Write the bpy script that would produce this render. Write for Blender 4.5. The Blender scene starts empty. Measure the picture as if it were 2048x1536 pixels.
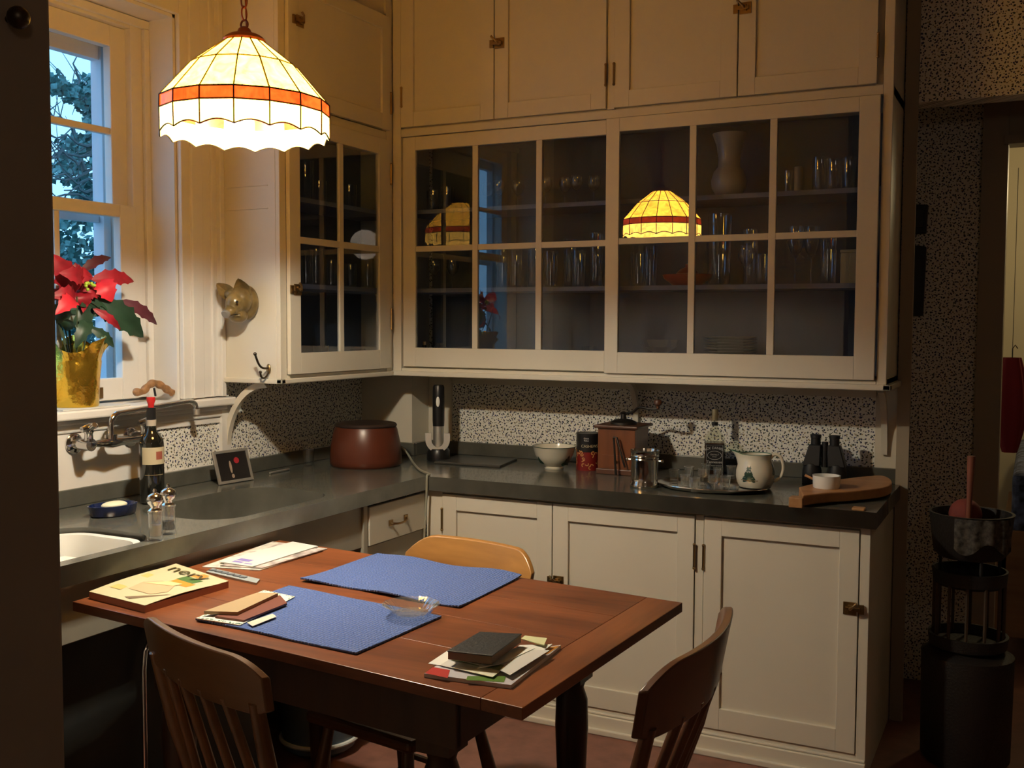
import bpy, bmesh, math, random
from mathutils import Vector, Matrix
random.seed(7)
PI = math.pi
C = bpy.context.scene.collection
sc = bpy.context.scene

# ---------------------------------------------------------------- camera
CAM = Vector((2.8153, -4.2001, 1.5148)); YAW, PITCH, ROLL, FPX = 0.464, 0.0582, 0.0044, 2090.7
_f = Vector((-math.sin(YAW)*math.cos(PITCH), math.cos(YAW)*math.cos(PITCH), -math.sin(PITCH)))
_r0 = Vector((math.cos(YAW), math.sin(YAW), 0)); _u0 = _r0.cross(_f)
_r = math.cos(ROLL)*_r0 + math.sin(ROLL)*_u0
_u = math.cos(ROLL)*_u0 - math.sin(ROLL)*_r0
cd = bpy.data.cameras.new('camera'); cam = bpy.data.objects.new('camera', cd); C.objects.link(cam)
cam.matrix_world = Matrix(((_r.x, _u.x, -_f.x, CAM.x), (_r.y, _u.y, -_f.y, CAM.y), (_r.z, _u.z, -_f.z, CAM.z), (0, 0, 0, 1)))
cd.sensor_width = 36; cd.lens = FPX*36/2048; cd.clip_start = 0.05
sc.camera = cam
def at(px, py, ax, v):
    """the point of the photograph on the plane ax = v (surveying aid)"""
    d = _f + (px-1024)/FPX*_r - (py-768)/FPX*_u
    i = 'xyz'.index(ax)
    return CAM + d*((v-CAM[i])/d[i])

# ---------------------------------------------------------------- exposure, world, lights
sc.view_settings.view_transform = 'Standard'; sc.view_settings.look = 'None'
sc.view_settings.gamma = 1; sc.view_settings.exposure = 0; sc.view_settings.use_curve_mapping = False
try:
    sc.cycles.use_denoising = True
    sc.cycles.max_bounces = 8; sc.cycles.transparent_max_bounces = 24
    sc.cycles.sample_clamp_indirect = 4
    sc.cycles.caustics_reflective = False; sc.cycles.caustics_refractive = False
except Exception:
    pass
w = bpy.data.worlds.new('dusk_sky'); sc.world = w; w.use_nodes = True
bg = w.node_tree.nodes['Background']; bg.inputs[0].default_value = (0.24, 0.58, 1.0, 1); bg.inputs[1].default_value = 2.4
LAMP = Vector((0.957, -2.046, 0))          # plan position of the pendant
BULB_Z = 2.065
def add_light(name, kind, loc, power, color, size=0.03, rot=(0,0,0), sy=None):
    l = bpy.data.lights.new(name, kind); l.energy = power; l.color = color
    if kind == 'AREA':
        l.size = size
        if sy: l.shape = 'RECTANGLE'; l.size_y = sy
    else: l.shadow_soft_size = size
    o = bpy.data.objects.new(name, l); C.objects.link(o); o.location = loc; o.rotation_euler = rot
    return o
add_light('pendant_bulb_light', 'POINT', (LAMP.x, LAMP.y, BULB_Z), 430, (0.97, 0.98, 0.84), 0.028)
p = add_light('window_daylight', 'AREA', (-0.30, -1.85, 1.9), 1, (1, 1, 1), 0.9, (0, -PI/2, 0), 0.9)
p.data.size = 1.35; p.data.cycles.is_portal = True
add_light('near_room_fill_light', 'POINT', (3.9, -5.3, 2.3), 8, (1.0, 0.80, 0.62), 0.15)  # unseen fill added behind the camera to brighten the near wall
add_light('far_room_lamp_light', 'POINT', (3.15, 1.5, 2.2), 13, (1.0, 0.78, 0.42), 0.1)

# ---------------------------------------------------------------- mesh helpers
def root_matrix(o):
    while o.parent: o = o.parent
    return Matrix.Translation(o.location) @ o.rotation_euler.to_matrix().to_4x4()
class MB:
    def __init__(s): s.bm = bmesh.new(); s.M = Matrix.Identity(4)
    def v(s, p): return s.bm.verts.new(s.M @ Vector(p))
    def face(s, vs):
        try: return s.bm.faces.new(vs)
        except ValueError: return None
    def box(s, a, b):
        x0, x1 = sorted((a[0], b[0])); y0, y1 = sorted((a[1], b[1])); z0, z1 = sorted((a[2], b[2]))
        v = [s.v(p) for p in ((x0,y0,z0),(x1,y0,z0),(x1,y1,z0),(x0,y1,z0),(x0,y0,z1),(x1,y0,z1),(x1,y1,z1),(x0,y1,z1))]
        for q in ((3,2,1,0),(4,5,6,7),(0,1,5,4),(1,2,6,5),(2,3,7,6),(3,0,4,7)): s.face([v[i] for i in q])
        return s
    def hexa(s, lo, hi):
        v = [s.v(p) for p in list(lo)+list(hi)]; n = len(lo)
        s.face(v[:n][::-1]); s.face(v[n:])
        for i in range(n): j = (i+1) % n; s.face([v[i], v[j], v[n+j], v[n+i]])
        return s
    def prism(s, pts, z0, z1):
        return s.hexa([(p[0], p[1], z0) for p in pts], [(p[0], p[1], z1) for p in pts])
    def tube(s, pts, r, n=10, cap=True, closed=False):
        pts = [Vector(p) for p in pts]; N = len(pts)
        rs = r if isinstance(r, (list, tuple)) else [r]*N
        rings = []; up = None
        for i, p in enumerate(pts):
            if closed: t = pts[(i+1) % N]-pts[i-1]
            else: t = pts[min(i+1, N-1)]-pts[max(i-1, 0)]
            if t.length < 1e-9: t = Vector((0, 0, 1))
            t.normalize()
            if up is None: up = Vector((0, 0, 1)) if abs(t.z) < .9 else Vector((1, 0, 0))
            a = t.cross(up)
            if a.length < 1e-4: up = Vector((1, 0, 0)) if abs(t.x) < .9 else Vector((0, 1, 0)); a = t.cross(up)
            a.normalize(); b = a.cross(t).normalized(); up = b
            rings.append([s.v(p+rs[i]*(math.cos(2*PI*k/n)*a+math.sin(2*PI*k/n)*b)) for k in range(n)])
        for i in range(N if closed else N-1):
            A, B = rings[i], rings[(i+1) % N]
            for k in range(n): s.face([A[k], A[(k+1) % n], B[(k+1) % n], B[k]])
        if cap and not closed: s.face(rings[0][::-1]); s.face(rings[-1])
        return s
    def lathe(s, prof, n=32, c=(0,0,0), sx=1, sy=1, capb=True, capt=True):
        rings = []
        for (r, z) in prof:
            rings.append([s.v((c[0]+sx*r*math.cos(2*PI*k/n), c[1]+sy*r*math.sin(2*PI*k/n), c[2]+z)) for k in range(n)])
        for A, B in zip(rings, rings[1:]):
            for k in range(n): s.face([A[k], A[(k+1) % n], B[(k+1) % n], B[k]])
        if capb: s.face(rings[0][::-1])
        if capt: s.face(rings[-1])
        return s
    def ball(s, c, r, n=16, sc_=(1,1,1)):
        m = max(6, n//2)
        prof = [(max(1e-4, math.sin(PI*i/m))*r, -math.cos(PI*i/m)*r) for i in range(m+1)]
        rings = []
        for (rr, z) in prof:
            rings.append([s.v((c[0]+sc_[0]*rr*math.cos(2*PI*k/n), c[1]+sc_[1]*rr*math.sin(2*PI*k/n), c[2]+sc_[2]*z)) for k in range(n)])
        for A, B in zip(rings, rings[1:]):
            for k in range(n): s.face([A[k], A[(k+1) % n], B[(k+1) % n], B[k]])
        s.face(rings[0][::-1]); s.face(rings[-1])
        return s
    def sheet(s, fn, nu, nv, th=None, flip=False):
        """surface fn(u,v); th: Vector added for the back side"""
        g = [[s.v(fn(i/nu, j/nv)) for j in range(nv+1)] for i in range(nu+1)]
        for i in range(nu):
            for j in range(nv): s.face([g[i][j], g[i+1][j], g[i+1][j+1], g[i][j+1]])
        if th is not None:
            th = Vector(th)
            h = [[s.v(Vector(fn(i/nu, j/nv))+th) for j in range(nv+1)] for i in range(nu+1)]
            for i in range(nu):
                for j in range(nv): s.face([h[i][j+1], h[i+1][j+1], h[i+1][j], h[i][j]])
            for i in range(nu):
                s.face([g[i+1][0], g[i][0], h[i][0], h[i+1][0]]); s.face([g[i][nv], g[i+1][nv], h[i+1][nv], h[i][nv]])
            for j in range(nv):
                s.face([g[0][j], g[0][j+1], h[0][j+1], h[0][j]]); s.face([g[nu][j+1], g[nu][j], h[nu][j], h[nu][j+1]])
        return s
    def build(s, name, mat, parent=None, world=False, smooth=False, bevel=0, seg=2, mods=None):
        if world and parent is not None:
            s.bm.transform(root_matrix(parent).inverted())
        bmesh.ops.recalc_face_normals(s.bm, faces=s.bm.faces)
        me = bpy.data.meshes.new(name); s.bm.to_mesh(me); s.bm.free()
        if smooth:
            for p_ in me.polygons: p_.use_smooth = True
            try: me.set_sharp_from_angle(angle=math.radians(40))
            except Exception: pass
        o = bpy.data.objects.new(name, me); C.objects.link(o)
        if mat: me.materials.append(mat)
        if parent: o.parent = parent
        if bevel:
            b = o.modifiers.new('bevel', 'BEVEL'); b.width = bevel; b.segments = seg; b.limit_method = 'ANGLE'; b.angle_limit = math.radians(40)
        return o
def tag(o, label, cat, group=None, kind=None):
    if label: o['label'] = label
    if cat: o['category'] = cat
    if group: o['group'] = group
    if kind: o['kind'] = kind
    return o
def thing(name, label, cat, loc=(0,0,0), rotz=0, group=None, rot=None):
    o = bpy.data.objects.new(name, None); C.objects.link(o); o.location = loc
    o.rotation_euler = rot if rot else (0, 0, rotz); o.empty_display_size = .05
    return tag(o, label, cat, group)
def struct(o, kind='structure'): o['kind'] = kind; return o
def dup(o, loc=None, rotz=None, label=None, parent=None):
    c = o.copy(); C.objects.link(c)
    if parent: c.parent = parent
    if loc is not None: c.location = loc
    if rotz is not None: c.rotation_euler = (0, 0, rotz)
    if label: c['label'] = label
    for ch in list(o.children):
        dup(ch, parent=c)
    return c
def bez(p0, p1, p2, p3, n=12):
    p0, p1, p2, p3 = map(Vector, (p0, p1, p2, p3)); out = []
    for i in range(n+1):
        t = i/n; out.append((1-t)**3*p0+3*(1-t)**2*t*p1+3*(1-t)*t*t*p2+t**3*p3)
    return out
def catmull(P, n=8):
    P = [Vector(p) for p in P]; out = []
    for i in range(len(P)-1):
        a, b, c_, d = P[max(i-1, 0)], P[i], P[i+1], P[min(i+2, len(P)-1)]
        for k in range(n):
            t = k/n
            out.append(.5*((2*b)+(-a+c_)*t+(2*a-5*b+4*c_-d)*t*t+(-a+3*b-3*c_+d)*t**3))
    out.append(P[-1]); return out
def text(name, body, size, mat, parent, fn, ext=0.0004, align='CENTER'):
    """lettering; fn maps (x,y,h) of the flat text to the place in the parent's own space"""
    cu = bpy.data.curves.new('lettering', 'FONT'); cu.body = body; cu.size = size; cu.align_x = align; cu.align_y = 'CENTER'
    cu.extrude = ext; cu.resolution_u = 3
    t = bpy.data.objects.new('lettering', cu); C.objects.link(t)
    bpy.context.view_layer.update()
    me = bpy.data.meshes.new_from_object(t.evaluated_get(bpy.context.evaluated_depsgraph_get()))
    bpy.data.objects.remove(t); bpy.data.curves.remove(cu)
    for v_ in me.vertices: v_.co = Vector(fn(v_.co.x, v_.co.y, v_.co.z))
    me.name = name; me.materials.clear(); me.materials.append(mat)
    o = bpy.data.objects.new(name, me); C.objects.link(o); o.parent = parent
    return o

# ---------------------------------------------------------------- materials
MATS = {}
def newmat(name):
    m = bpy.data.materials.new(name); m.use_nodes = True; nt = m.node_tree
    return m, nt, nt.nodes['Principled BSDF'], nt.links
def P(name, col, rough=.5, metal=0, spec=.5, var=0, vscale=8, bump=0, bscale=40, coat=0, emit=None, es=0):
    if name in MATS: return MATS[name]
    m, nt, b, L = newmat(name)
    b.inputs['Base Color'].default_value = (*col, 1); b.inputs['Roughness'].default_value = rough
    b.inputs['Metallic'].default_value = metal; b.inputs['Specular IOR Level'].default_value = spec
    b.inputs['Coat Weight'].default_value = coat
    if emit: b.inputs['Emission Color'].default_value = (*emit, 1); b.inputs['Emission Strength'].default_value = es
    if var or bump:
        tc = nt.nodes.new('ShaderNodeTexCoord')
    if var:
        n = nt.nodes.new('ShaderNodeTexNoise'); n.inputs['Scale'].default_value = vscale; n.inputs['Detail'].default_value = 5
        L.new(tc.outputs['Object'], n.inputs['Vector'])
        mr = nt.nodes.new('ShaderNodeMapRange'); mr.inputs['From Min'].default_value = .3; mr.inputs['From Max'].default_value = .7
        mr.inputs['To Min'].default_value = 1-var; mr.inputs['To Max'].default_value = 1+var
        L.new(n.outputs[0], mr.inputs[0])
        mx = nt.nodes.new('ShaderNodeVectorMath'); mx.operation = 'SCALE'; mx.inputs[0].default_value = col
        L.new(mr.outputs[0], mx.inputs['Scale']); L.new(mx.outputs[0], b.inputs['Base Color'])
    if bump:
        n2 = nt.nodes.new('ShaderNodeTexNoise'); n2.inputs['Scale'].default_value = bscale; n2.inputs['Detail'].default_value = 4
        L.new(tc.outputs['Object'], n2.inputs['Vector'])
        bp_ = nt.nodes.new('ShaderNodeBump'); bp_.inputs['Strength'].default_value = bump; bp_.inputs['Distance'].default_value = .005
        L.new(n2.outputs[0], bp_.inputs['Height']); L.new(bp_.outputs[0], b.inputs['Normal'])
    MATS[name] = m; return m
def wood(name, dark, light, rough=.35, scale=6, axis='X', rings=9, coat=.2):
    m, nt, b, L = newmat(name)
    tc = nt.nodes.new('ShaderNodeTexCoord'); mp = nt.nodes.new('ShaderNodeMapping')
    s_ = {'X': (.12, 1, 1), 'Y': (1, .12, 1), 'Z': (1, 1, .12)}[axis]; mp.inputs['Scale'].default_value = s_
    L.new(tc.outputs['Object'], mp.inputs['Vector'])
    n = nt.nodes.new('ShaderNodeTexNoise'); n.inputs['Scale'].default_value = scale; n.inputs['Detail'].default_value = 6; n.inputs['Distortion'].default_value = .6
    n2 = nt.nodes.new('ShaderNodeTexNoise'); n2.inputs['Scale'].default_value = scale*rings; n2.inputs['Detail'].default_value = 4
    L.new(mp.outputs[0], n.inputs['Vector']); L.new(mp.outputs[0], n2.inputs['Vector'])
    mix = nt.nodes.new('ShaderNodeMath'); mix.operation = 'MULTIPLY_ADD'; mix.inputs[1].default_value = .35
    L.new(n2.outputs[0], mix.inputs[0]); L.new(n.outputs[0], mix.inputs[2])
    cr = nt.nodes.new('ShaderNodeValToRGB'); cr.color_ramp.elements[0].position = .42; cr.color_ramp.elements[1].position = .88
    cr.color_ramp.elements[0].color = (*dark, 1); cr.color_ramp.elements[1].color = (*light, 1)
    L.new(mix.outputs[0], cr.inputs[0]); L.new(cr.outputs[0], b.inputs['Base Color'])
    b.inputs['Roughness'].default_value = rough; b.inputs['Coat Weight'].default_value = coat; b.inputs['Coat Roughness'].default_value = .25
    MATS[name] = m; return m
def thin_glass(name, tint=(1, 1, 1), boost=1.0, rough=0.0, body=0.0, base=0.0):
    m = bpy.data.materials.new(name); m.use_nodes = True; nt = m.node_tree; L = nt.links; nt.nodes.clear()
    out = nt.nodes.new('ShaderNodeOutputMaterial'); tr = nt.nodes.new('ShaderNodeBsdfTransparent'); tr.inputs[0].default_value = (*tint, 1)
    gl = nt.nodes.new('ShaderNodeBsdfGlossy'); gl.inputs['Roughness'].default_value = rough; gl.inputs[0].default_value = (1, 1, 1, 1)
    fr = nt.nodes.new('ShaderNodeFresnel'); fr.inputs[0].default_value = 1.5
    mu = nt.nodes.new('ShaderNodeMath'); mu.operation = 'MULTIPLY_ADD'; mu.inputs[1].default_value = boost; mu.inputs[2].default_value = base; mu.use_clamp = True
    L.new(fr.outputs[0], mu.inputs[0])
    ge = nt.nodes.new('ShaderNodeNewGeometry'); iv = nt.nodes.new('ShaderNodeMath'); iv.operation = 'SUBTRACT'; iv.inputs[0].default_value = 1; L.new(ge.outputs['Backfacing'], iv.inputs[1])
    mb = nt.nodes.new('ShaderNodeMath'); mb.operation = 'MULTIPLY'; L.new(mu.outputs[0], mb.inputs[0]); L.new(iv.outputs[0], mb.inputs[1])   # the far face of the sheet adds nothing more
    mx = nt.nodes.new('ShaderNodeMixShader'); L.new(mb.outputs[0], mx.inputs[0]); L.new(tr.outputs[0], mx.inputs[1]); L.new(gl.outputs[0], mx.inputs[2])
    last = mx
    if body:
        df = nt.nodes.new('ShaderNodeBsdfDiffuse'); df.inputs[0].default_value = (.9, .9, .85, 1)
        m2 = nt.nodes.new('ShaderNodeMixShader'); m2.inputs[0].default_value = body
        L.new(mx.outputs[0], m2.inputs[1]); L.new(df.outputs[0], m2.inputs[2]); last = m2
    L.new(last.outputs[0], out.inputs[0]); MATS[name] = m; return m
def wallpaper():
    m, nt, b, L = newmat('sprigged_wallpaper')
    tc = nt.nodes.new('ShaderNodeTexCoord'); col_in = (.82, .80, .72, 1)
    # flatten x+y so the pattern runs on along either wall
    sx = nt.nodes.new('ShaderNodeSeparateXYZ'); L.new(tc.outputs['Object'], sx.inputs[0])
    ad = nt.nodes.new('ShaderNodeMath'); ad.operation = 'ADD'; L.new(sx.outputs[0], ad.inputs[0]); L.new(sx.outputs[1], ad.inputs[1])
    cb = nt.nodes.new('ShaderNodeCombineXYZ'); L.new(ad.outputs[0], cb.inputs[0]); L.new(sx.outputs[2], cb.inputs[1])
    nz = nt.nodes.new('ShaderNodeTexNoise'); nz.inputs['Scale'].default_value = 150; L.new(cb.outputs[0], nz.inputs['Vector'])
    wv = nt.nodes.new('ShaderNodeVectorMath'); wv.operation = 'MULTIPLY_ADD'; wv.inputs[1].default_value = (.007,)*3
    L.new(nz.outputs['Color'], wv.inputs[0]); L.new(cb.outputs[0], wv.inputs[2])
    prev = None
    base = nt.nodes.new('ShaderNodeRGB'); base.outputs[0].default_value = col_in; prev = base.outputs[0]
    for k, (scale, thr, cols) in enumerate(((58, .17, ((.020,.025,.07), (.03,.05,.035), (.05,.06,.16))), (76, .13, ((.03,.05,.02), (.22,.17,.05), (.02,.02,.04))), (50, .11, ((.05,.05,.08), (.30,.22,.08), (.02,.03,.02))))):
        vo = nt.nodes.new('ShaderNodeTexVoronoi'); vo.voronoi_dimensions = '2D'; vo.inputs['Scale'].default_value = scale; vo.inputs['Randomness'].default_value = .85
        of = nt.nodes.new('ShaderNodeVectorMath'); of.operation = 'ADD'; of.inputs[1].default_value = (k*.37, k*.61, 0)
        L.new(wv.outputs[0], of.inputs[0]); L.new(of.outputs[0], vo.inputs['Vector'])
        st = nt.nodes.new('ShaderNodeMapRange'); st.inputs['From Min'].default_value = thr+.05; st.inputs['From Max'].default_value = thr
        L.new(vo.outputs['Distance'], st.inputs[0])
        s3 = nt.nodes.new('ShaderNodeSeparateColor'); L.new(vo.outputs['Color'], s3.inputs[0])
        cr = nt.nodes.new('ShaderNodeValToRGB'); cr.color_ramp.interpolation = 'CONSTANT'
        cr.color_ramp.elements[0].color = (*cols[0], 1); cr.color_ramp.elements[1].color = (*cols[1], 1); cr.color_ramp.elements[1].position = .4
        e = cr.color_ramp.elements.new(.72); e.color = (*cols[2], 1)
        L.new(s3.outputs[0], cr.inputs[0])
        mx = nt.nodes.new('ShaderNodeMix'); mx.data_type = 'RGBA'
        L.new(st.outputs[0], mx.inputs[0]); L.new(prev, mx.inputs[6]); L.new(cr.outputs[0], mx.inputs[7]); prev = mx.outputs[2]
    L.new(prev, b.inputs['Base Color']); b.inputs['Roughness'].default_value = .7
    return m
PAPER = wallpaper()
PAINT = P('cream_gloss_paint', (.66, .61, .50), .38, spec=.4, var=.03, vscale=3, bump=.05, bscale=25)
PAINT_W = P('white_window_paint', (.74, .71, .66), .42, spec=.4, var=.03, vscale=4, bump=.05, bscale=25)
INSIDE = P('blue_grey_shelf_paint', (.075, .10, .14), .6, var=.05)
SHELFP = P('pale_blue_shelf_paint', (.20, .22, .30), .6, var=.05)
PLASTER = P('dull_plaster_wall', (.33, .29, .24), .8, var=.06, vscale=3, bump=.1)
CEILM = P('old_ceiling_plaster', (.42, .36, .27), .85, var=.05)
FLOORM = P('dull_red_linoleum', (.20, .085, .06), .45, var=.25, vscale=14, bump=.05)
STONE = P('olive_grey_soapstone', (.098, .098, .082), .20, spec=.7, var=.18, vscale=9, bump=.06, bscale=60, coat=.15)
BRASS = P('dull_brass', (.33, .22, .10), .35, 1)
DARKBR = P('dark_bronze', (.10, .08, .06), .4, 1)
CHROME = P('polished_chrome', (.78, .78, .78), .09, 1)
STEEL = P('brushed_steel', (.66, .63, .57), .42, .85)
SILVER = P('silver_plate', (.72, .69, .62), .16, 1)
BLACKP = P('black_plastic', (.010, .010, .011), .35)
PANE = thin_glass('window_pane_glass', boost=1.25)
CABGLASS = thin_glass('old_cabinet_glass', tint=(.86, .90, .95), boost=2.2)
GLASSW = thin_glass('clear_glassware', tint=(.96, .97, .97), boost=2.4, rough=.02, body=.0, base=.015)
CUTGLASS = thin_glass('pressed_glass', tint=(.95, .96, .96), boost=2.8, rough=.05, body=.05, base=.03)
FACETGLASS = thin_glass('faceted_glass', tint=(.96, .97, .96), boost=4.0, rough=.10, body=.03, base=.04)
CHINA = P('cream_china', (.72, .68, .55), .18, spec=.6, coat=.3)
WHITEC = P('white_porcelain', (.80, .80, .76), .16, coat=.3)
PAPERW = P('white_paper', (.62, .62, .57), .6, var=.02)

# ---------------------------------------------------------------- room shell
H = .91
m = MB().box((-.5, -6.2, -.1), (5.2, 3.4, 0)); struct(m.build('floor', FLOORM))
m = MB().box((-.5, -6.2, 3.10), (5.2, 3.4, 3.2)); struct(m.build('ceiling', CEILM))
WY0, WY1, WZ0, WZ1 = -2.42, -1.31, 1.19, 2.62
m = MB()
m.box((-.34, -6.2, 0), (0, WY0, 3.10)).box((-.34, WY1, 0), (0, .1, 3.10)).box((-.34, WY0, 0), (0, WY1, WZ0)).box((-.34, WY0, WZ1), (0, WY1, 3.10))
struct(m.build('wall_left', PLASTER))
m = MB().box((0, 0, 0), (2.375, .12, 3.10)).box((2.375, 0, 2.34), (5.2, .12, 3.10)); struct(m.build('wall_back', PAPER))
m = MB().box((2.2, .50, 0), (2.60, .60, 3.10)).box((2.2, .12, 0), (2.3, .5, 3.10)); struct(m.build('wall_hall', PAPER))
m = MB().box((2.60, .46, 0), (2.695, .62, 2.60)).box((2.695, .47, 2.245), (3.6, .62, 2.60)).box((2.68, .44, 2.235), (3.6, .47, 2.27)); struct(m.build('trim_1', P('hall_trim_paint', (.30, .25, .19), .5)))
m = MB().box((2.60, .5, 2.6), (3.6, .6, 3.10)).box((3.6, .12, 0), (3.72, 3.3, 3.10)); struct(m.build('wall_hall_right', PLASTER))
m = MB().box((1.8, 2.6, 0), (3.72, 2.72, 3.10)).box((1.8, .6, 0), (1.92, 2.6, 3.10)); struct(m.build('wall_far', P('far_room_wall', (.62, .55, .38), .7)))
m = MB().box((4.6, -6.2, 0), (4.72, .12, 3.10)); m.box((3.6, 0.0, 0), (4.72, .12, 2.34)); struct(m.build('wall_right', PLASTER))
m = MB().box((-.3, -6.2, 0), (5.2, -6.1, 3.10)); struct(m.build('wall_behind', PLASTER))
e = at(118, 800, 'y', -3.3)
JB = P('grey_brown_plaster_jamb', (.30, .25, .20), .8, var=.05)  # grey-brown plaster of the near wall
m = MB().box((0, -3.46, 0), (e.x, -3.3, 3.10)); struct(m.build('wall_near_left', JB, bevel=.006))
# dark round knob on the jamb edge
k = at(107, 22, 'y', -3.36)
t = thing('door_catch_knob', 'small dark round knob sticking out of the near wall edge at the top left', 'knob', (e.x, -3.36, k.z))
MB().tube([(0, 0, 0), (.014, 0, 0)], .004, 10).build('stem', DARKBR, t)
MB().ball((.018, 0, 0), .013).build('ball', DARKBR, t, smooth=True)

# ---- left wall dressings: painted boards and paper above the splash
bs = at(722, 800, 'x', 0).y                           # where the corner boxing meets the left wall
m = MB().box((0, -1.07, .9), (.004, bs, 1.30)).box((0, -1.50, .95), (.004, -1.10, 1.13)); struct(m.build('wall_left_paper', PAPER))
m = MB().box((0, -3.3, .60), (.014, -1.505, 1.19)).box((0, -1.505, 1.128), (.012, -1.10, 1.19)); struct(m.build('trim_2', PAINT_W))
m = MB().box((0, -1.112, .96), (.022, -1.062, 1.20)).box((0, -1.512, .95), (.018, -1.495, 1.13)).box((0, -1.50, .962), (.008, -1.11, .972)); struct(m.build('trim_3', PAINT_W))
cx = at(824, 800, 'y', bs).x
m = MB().box((0, bs, .912), (cx, 0, 3.10)); struct(m.build('wall_corner_boxing', PAINT))
m = MB().box((cx, -.006, .95), (.405, 0, 1.3)).box((2.275, -.006, .95), (2.37, 0, 1.32)).box((.4, -.006, 1.235), (2.28, 0, 1.3)); struct(m.build('trim_4', PAINT))
m = MB().box((2.355, -.03, 0), (2.40, .0, 3.10)); struct(m.build('trim_5', P('plain_brown_trim', (.34, .28, .20), .5)))  # narrow upright strip in one even brown

# ---------------------------------------------------------------- window
wn = thing('window_1', 'tall white double hung sash window with dusk sky and an ivy tree outside', 'window', (-.12, -1.86, 1.22)); struct(wn)
m = MB()      # casing on the wall with stepped mouldings
m.box((0, -1.31, 1.23), (.022, -1.105, 3.10)).box((0, -1.27, 1.23), (.034, -1.215, 3.10)).box((0, -1.165, 1.23), (.030, -1.15, 3.10)).box((0, -1.13, 1.23), (.042, -1.106, 3.10))
m.box((0, -2.63, 1.23), (.022, -2.42, 3.10)).box((0, -2.42, WZ1), (.022, -1.31, 3.10))
m.build('casing', PAINT_W, wn, True, bevel=.003)
m = MB()      # jamb linings
m.box((-.13, -1.322, 1.22), (0, -1.31, WZ1)).box((-.13, -2.42, 1.22), (0, -2.408, WZ1)).box((-.13, -2.41, WZ1-.012), (0, -1.31, WZ1))
m.build('reveal_lining', PAINT_W, wn, True)
m = MB()
m.box((-.30, -1.396, 1.236), (-.128, -1.312, 2.60)).box((-.127, -1.347, 1.228), (-.112, -1.322, 2.575)).box((-.30, -2.40, 1.236), (-.128, -2.32, 2.60)).box((-.30, -2.319, 2.566), (-.129, -1.397, 2.60)).box((-.1275, -2.4, 2.576), (-.111, -1.322, 2.605))
m.box((-.30, -2.4, 1.16), (-.151, -1.312, 1.235))
m.build('frame', PAINT_W, wn, True, bevel=.002)
def sash(name, x0, x1, y0, y1, z0, z1, st, top, bot, vm=None, hm=None):
    m = MB(); m.box((x0, y0, z0), (x1, y0+st, z1)).box((x0, y1-st, z0), (x1, y1, z1)).box((x0, y0+st, z0), (x1, y1-st, z0+bot)).box((x0, y0+st, z1-top), (x1, y1-st, z1))
    if vm: m.box((x0+.006, vm-.011, z0+bot), (x1-.006, vm+.011, z1-top))
    if hm: m.box((x0+.006, y0+st, hm-.012), (x1-.006, y1-st, hm+.012))
    s_ = m.build(name, PAINT_W, wn, True, bevel=.003)
    xm = (x0+x1)/2
    MB().box((xm-.0015, y0+st-.003, z0+bot-.003), (xm+.0015, y1-st+.003, z1-top+.003)).build('pane', PANE, s_, True)
    return s_
ls = sash('lower_sash', -.150, -.115, -2.32, -1.395, 1.235, 1.93, .075, .045, .078, vm=-1.735)
us = sash('upper_sash', -.192, -.156, -2.32, -1.395, 1.89, 2.565, .070, .075, .04, hm=2.192)
m = MB().box((-.115, -1.60, 1.245), (-.109, -1.565, 1.283)); sl = m.build('sash_lift', BRASS, ls, True)
m = MB().box((-.113, -1.592, 1.253), (-.104, -1.573, 1.274)); m.build('recess', BLACKP, sl, True) if False else m.bm.free()
BLUEF = P('storm_frame_paint', (.62, .66, .72), .5)
m = MB(); m.box((-.290, -2.30, 1.236), (-.250, -1.4305, 1.262)).box((-.290, -2.30, 2.46), (-.250, -1.4305, 2.565)).box((-.295, -1.430, 1.236), (-.240, -1.397, 2.565)).box((-.290, -2.32, 1.236), (-.250, -2.30, 2.565)).box((-.290, -2.30, 1.875), (-.262, -1.4305, 1.90))
m.build('storm_frame', BLUEF, wn, True, bevel=.002)
m = MB(); m.box((-.135, -2.60, 1.196), (.06, -1.07, 1.226)).box((0, -2.56, 1.150), (.020, -1.10, 1.196)).box((0, -2.56, 1.178), (.034, -1.09, 1.196))
m.build('window_stool', PAINT_W, wn, True, bevel=.006)

# outside: tree with ivy
IVY = P('dusk_ivy_leaf', (.10, .22, .20), .5, var=.5, vscale=30); BARK = P('dark_bark', (.10, .12, .12), .9)
tr = thing('ivy_tree', 'tree wrapped in dense ivy seen through the window', 'tree', (-3.4, 2.2, 0))
p1 = at(262, 70, 'x', -3.2); p2 = at(255, 830, 'x', -3.2)
MB().tube([(p2.x, p2.y, 0), p2, p1, p1+Vector((0, .1, 1.2))], [.2, .18, .12, .08], 12).build('trunk', BARK, tr, True, smooth=True)
m = MB(); random.seed(3)
def leafquad(m, c, s_):
    a = Vector((random.uniform(-1, 1), random.uniform(-1, 1), random.uniform(-1, 1))).normalized(); b = a.orthogonal().normalized()
    m.face([m.v(c+a*s_), m.v(c+b*s_*.7), m.v(c-a*s_*.8), m.v(c-b*s_*.7)])
for i in range(9500):
    t_ = random.random(); py = 60+790*t_
    rr = .16+.34*min(1, t_/.42)+.10*max(0, t_-.4)
    rr *= 1+.25*math.sin(py*.043)+.12*math.sin(py*.11)
    c0 = at(258, py, 'x', -3.2); an = random.uniform(0, 2*PI); rr2 = rr*random.uniform(.55, 1.0)**.5
    leafquad(m, c0+Vector((math.cos(an)*rr2, math.sin(an)*rr2, random.uniform(-.03, .03))), random.uniform(.022, .045))
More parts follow.
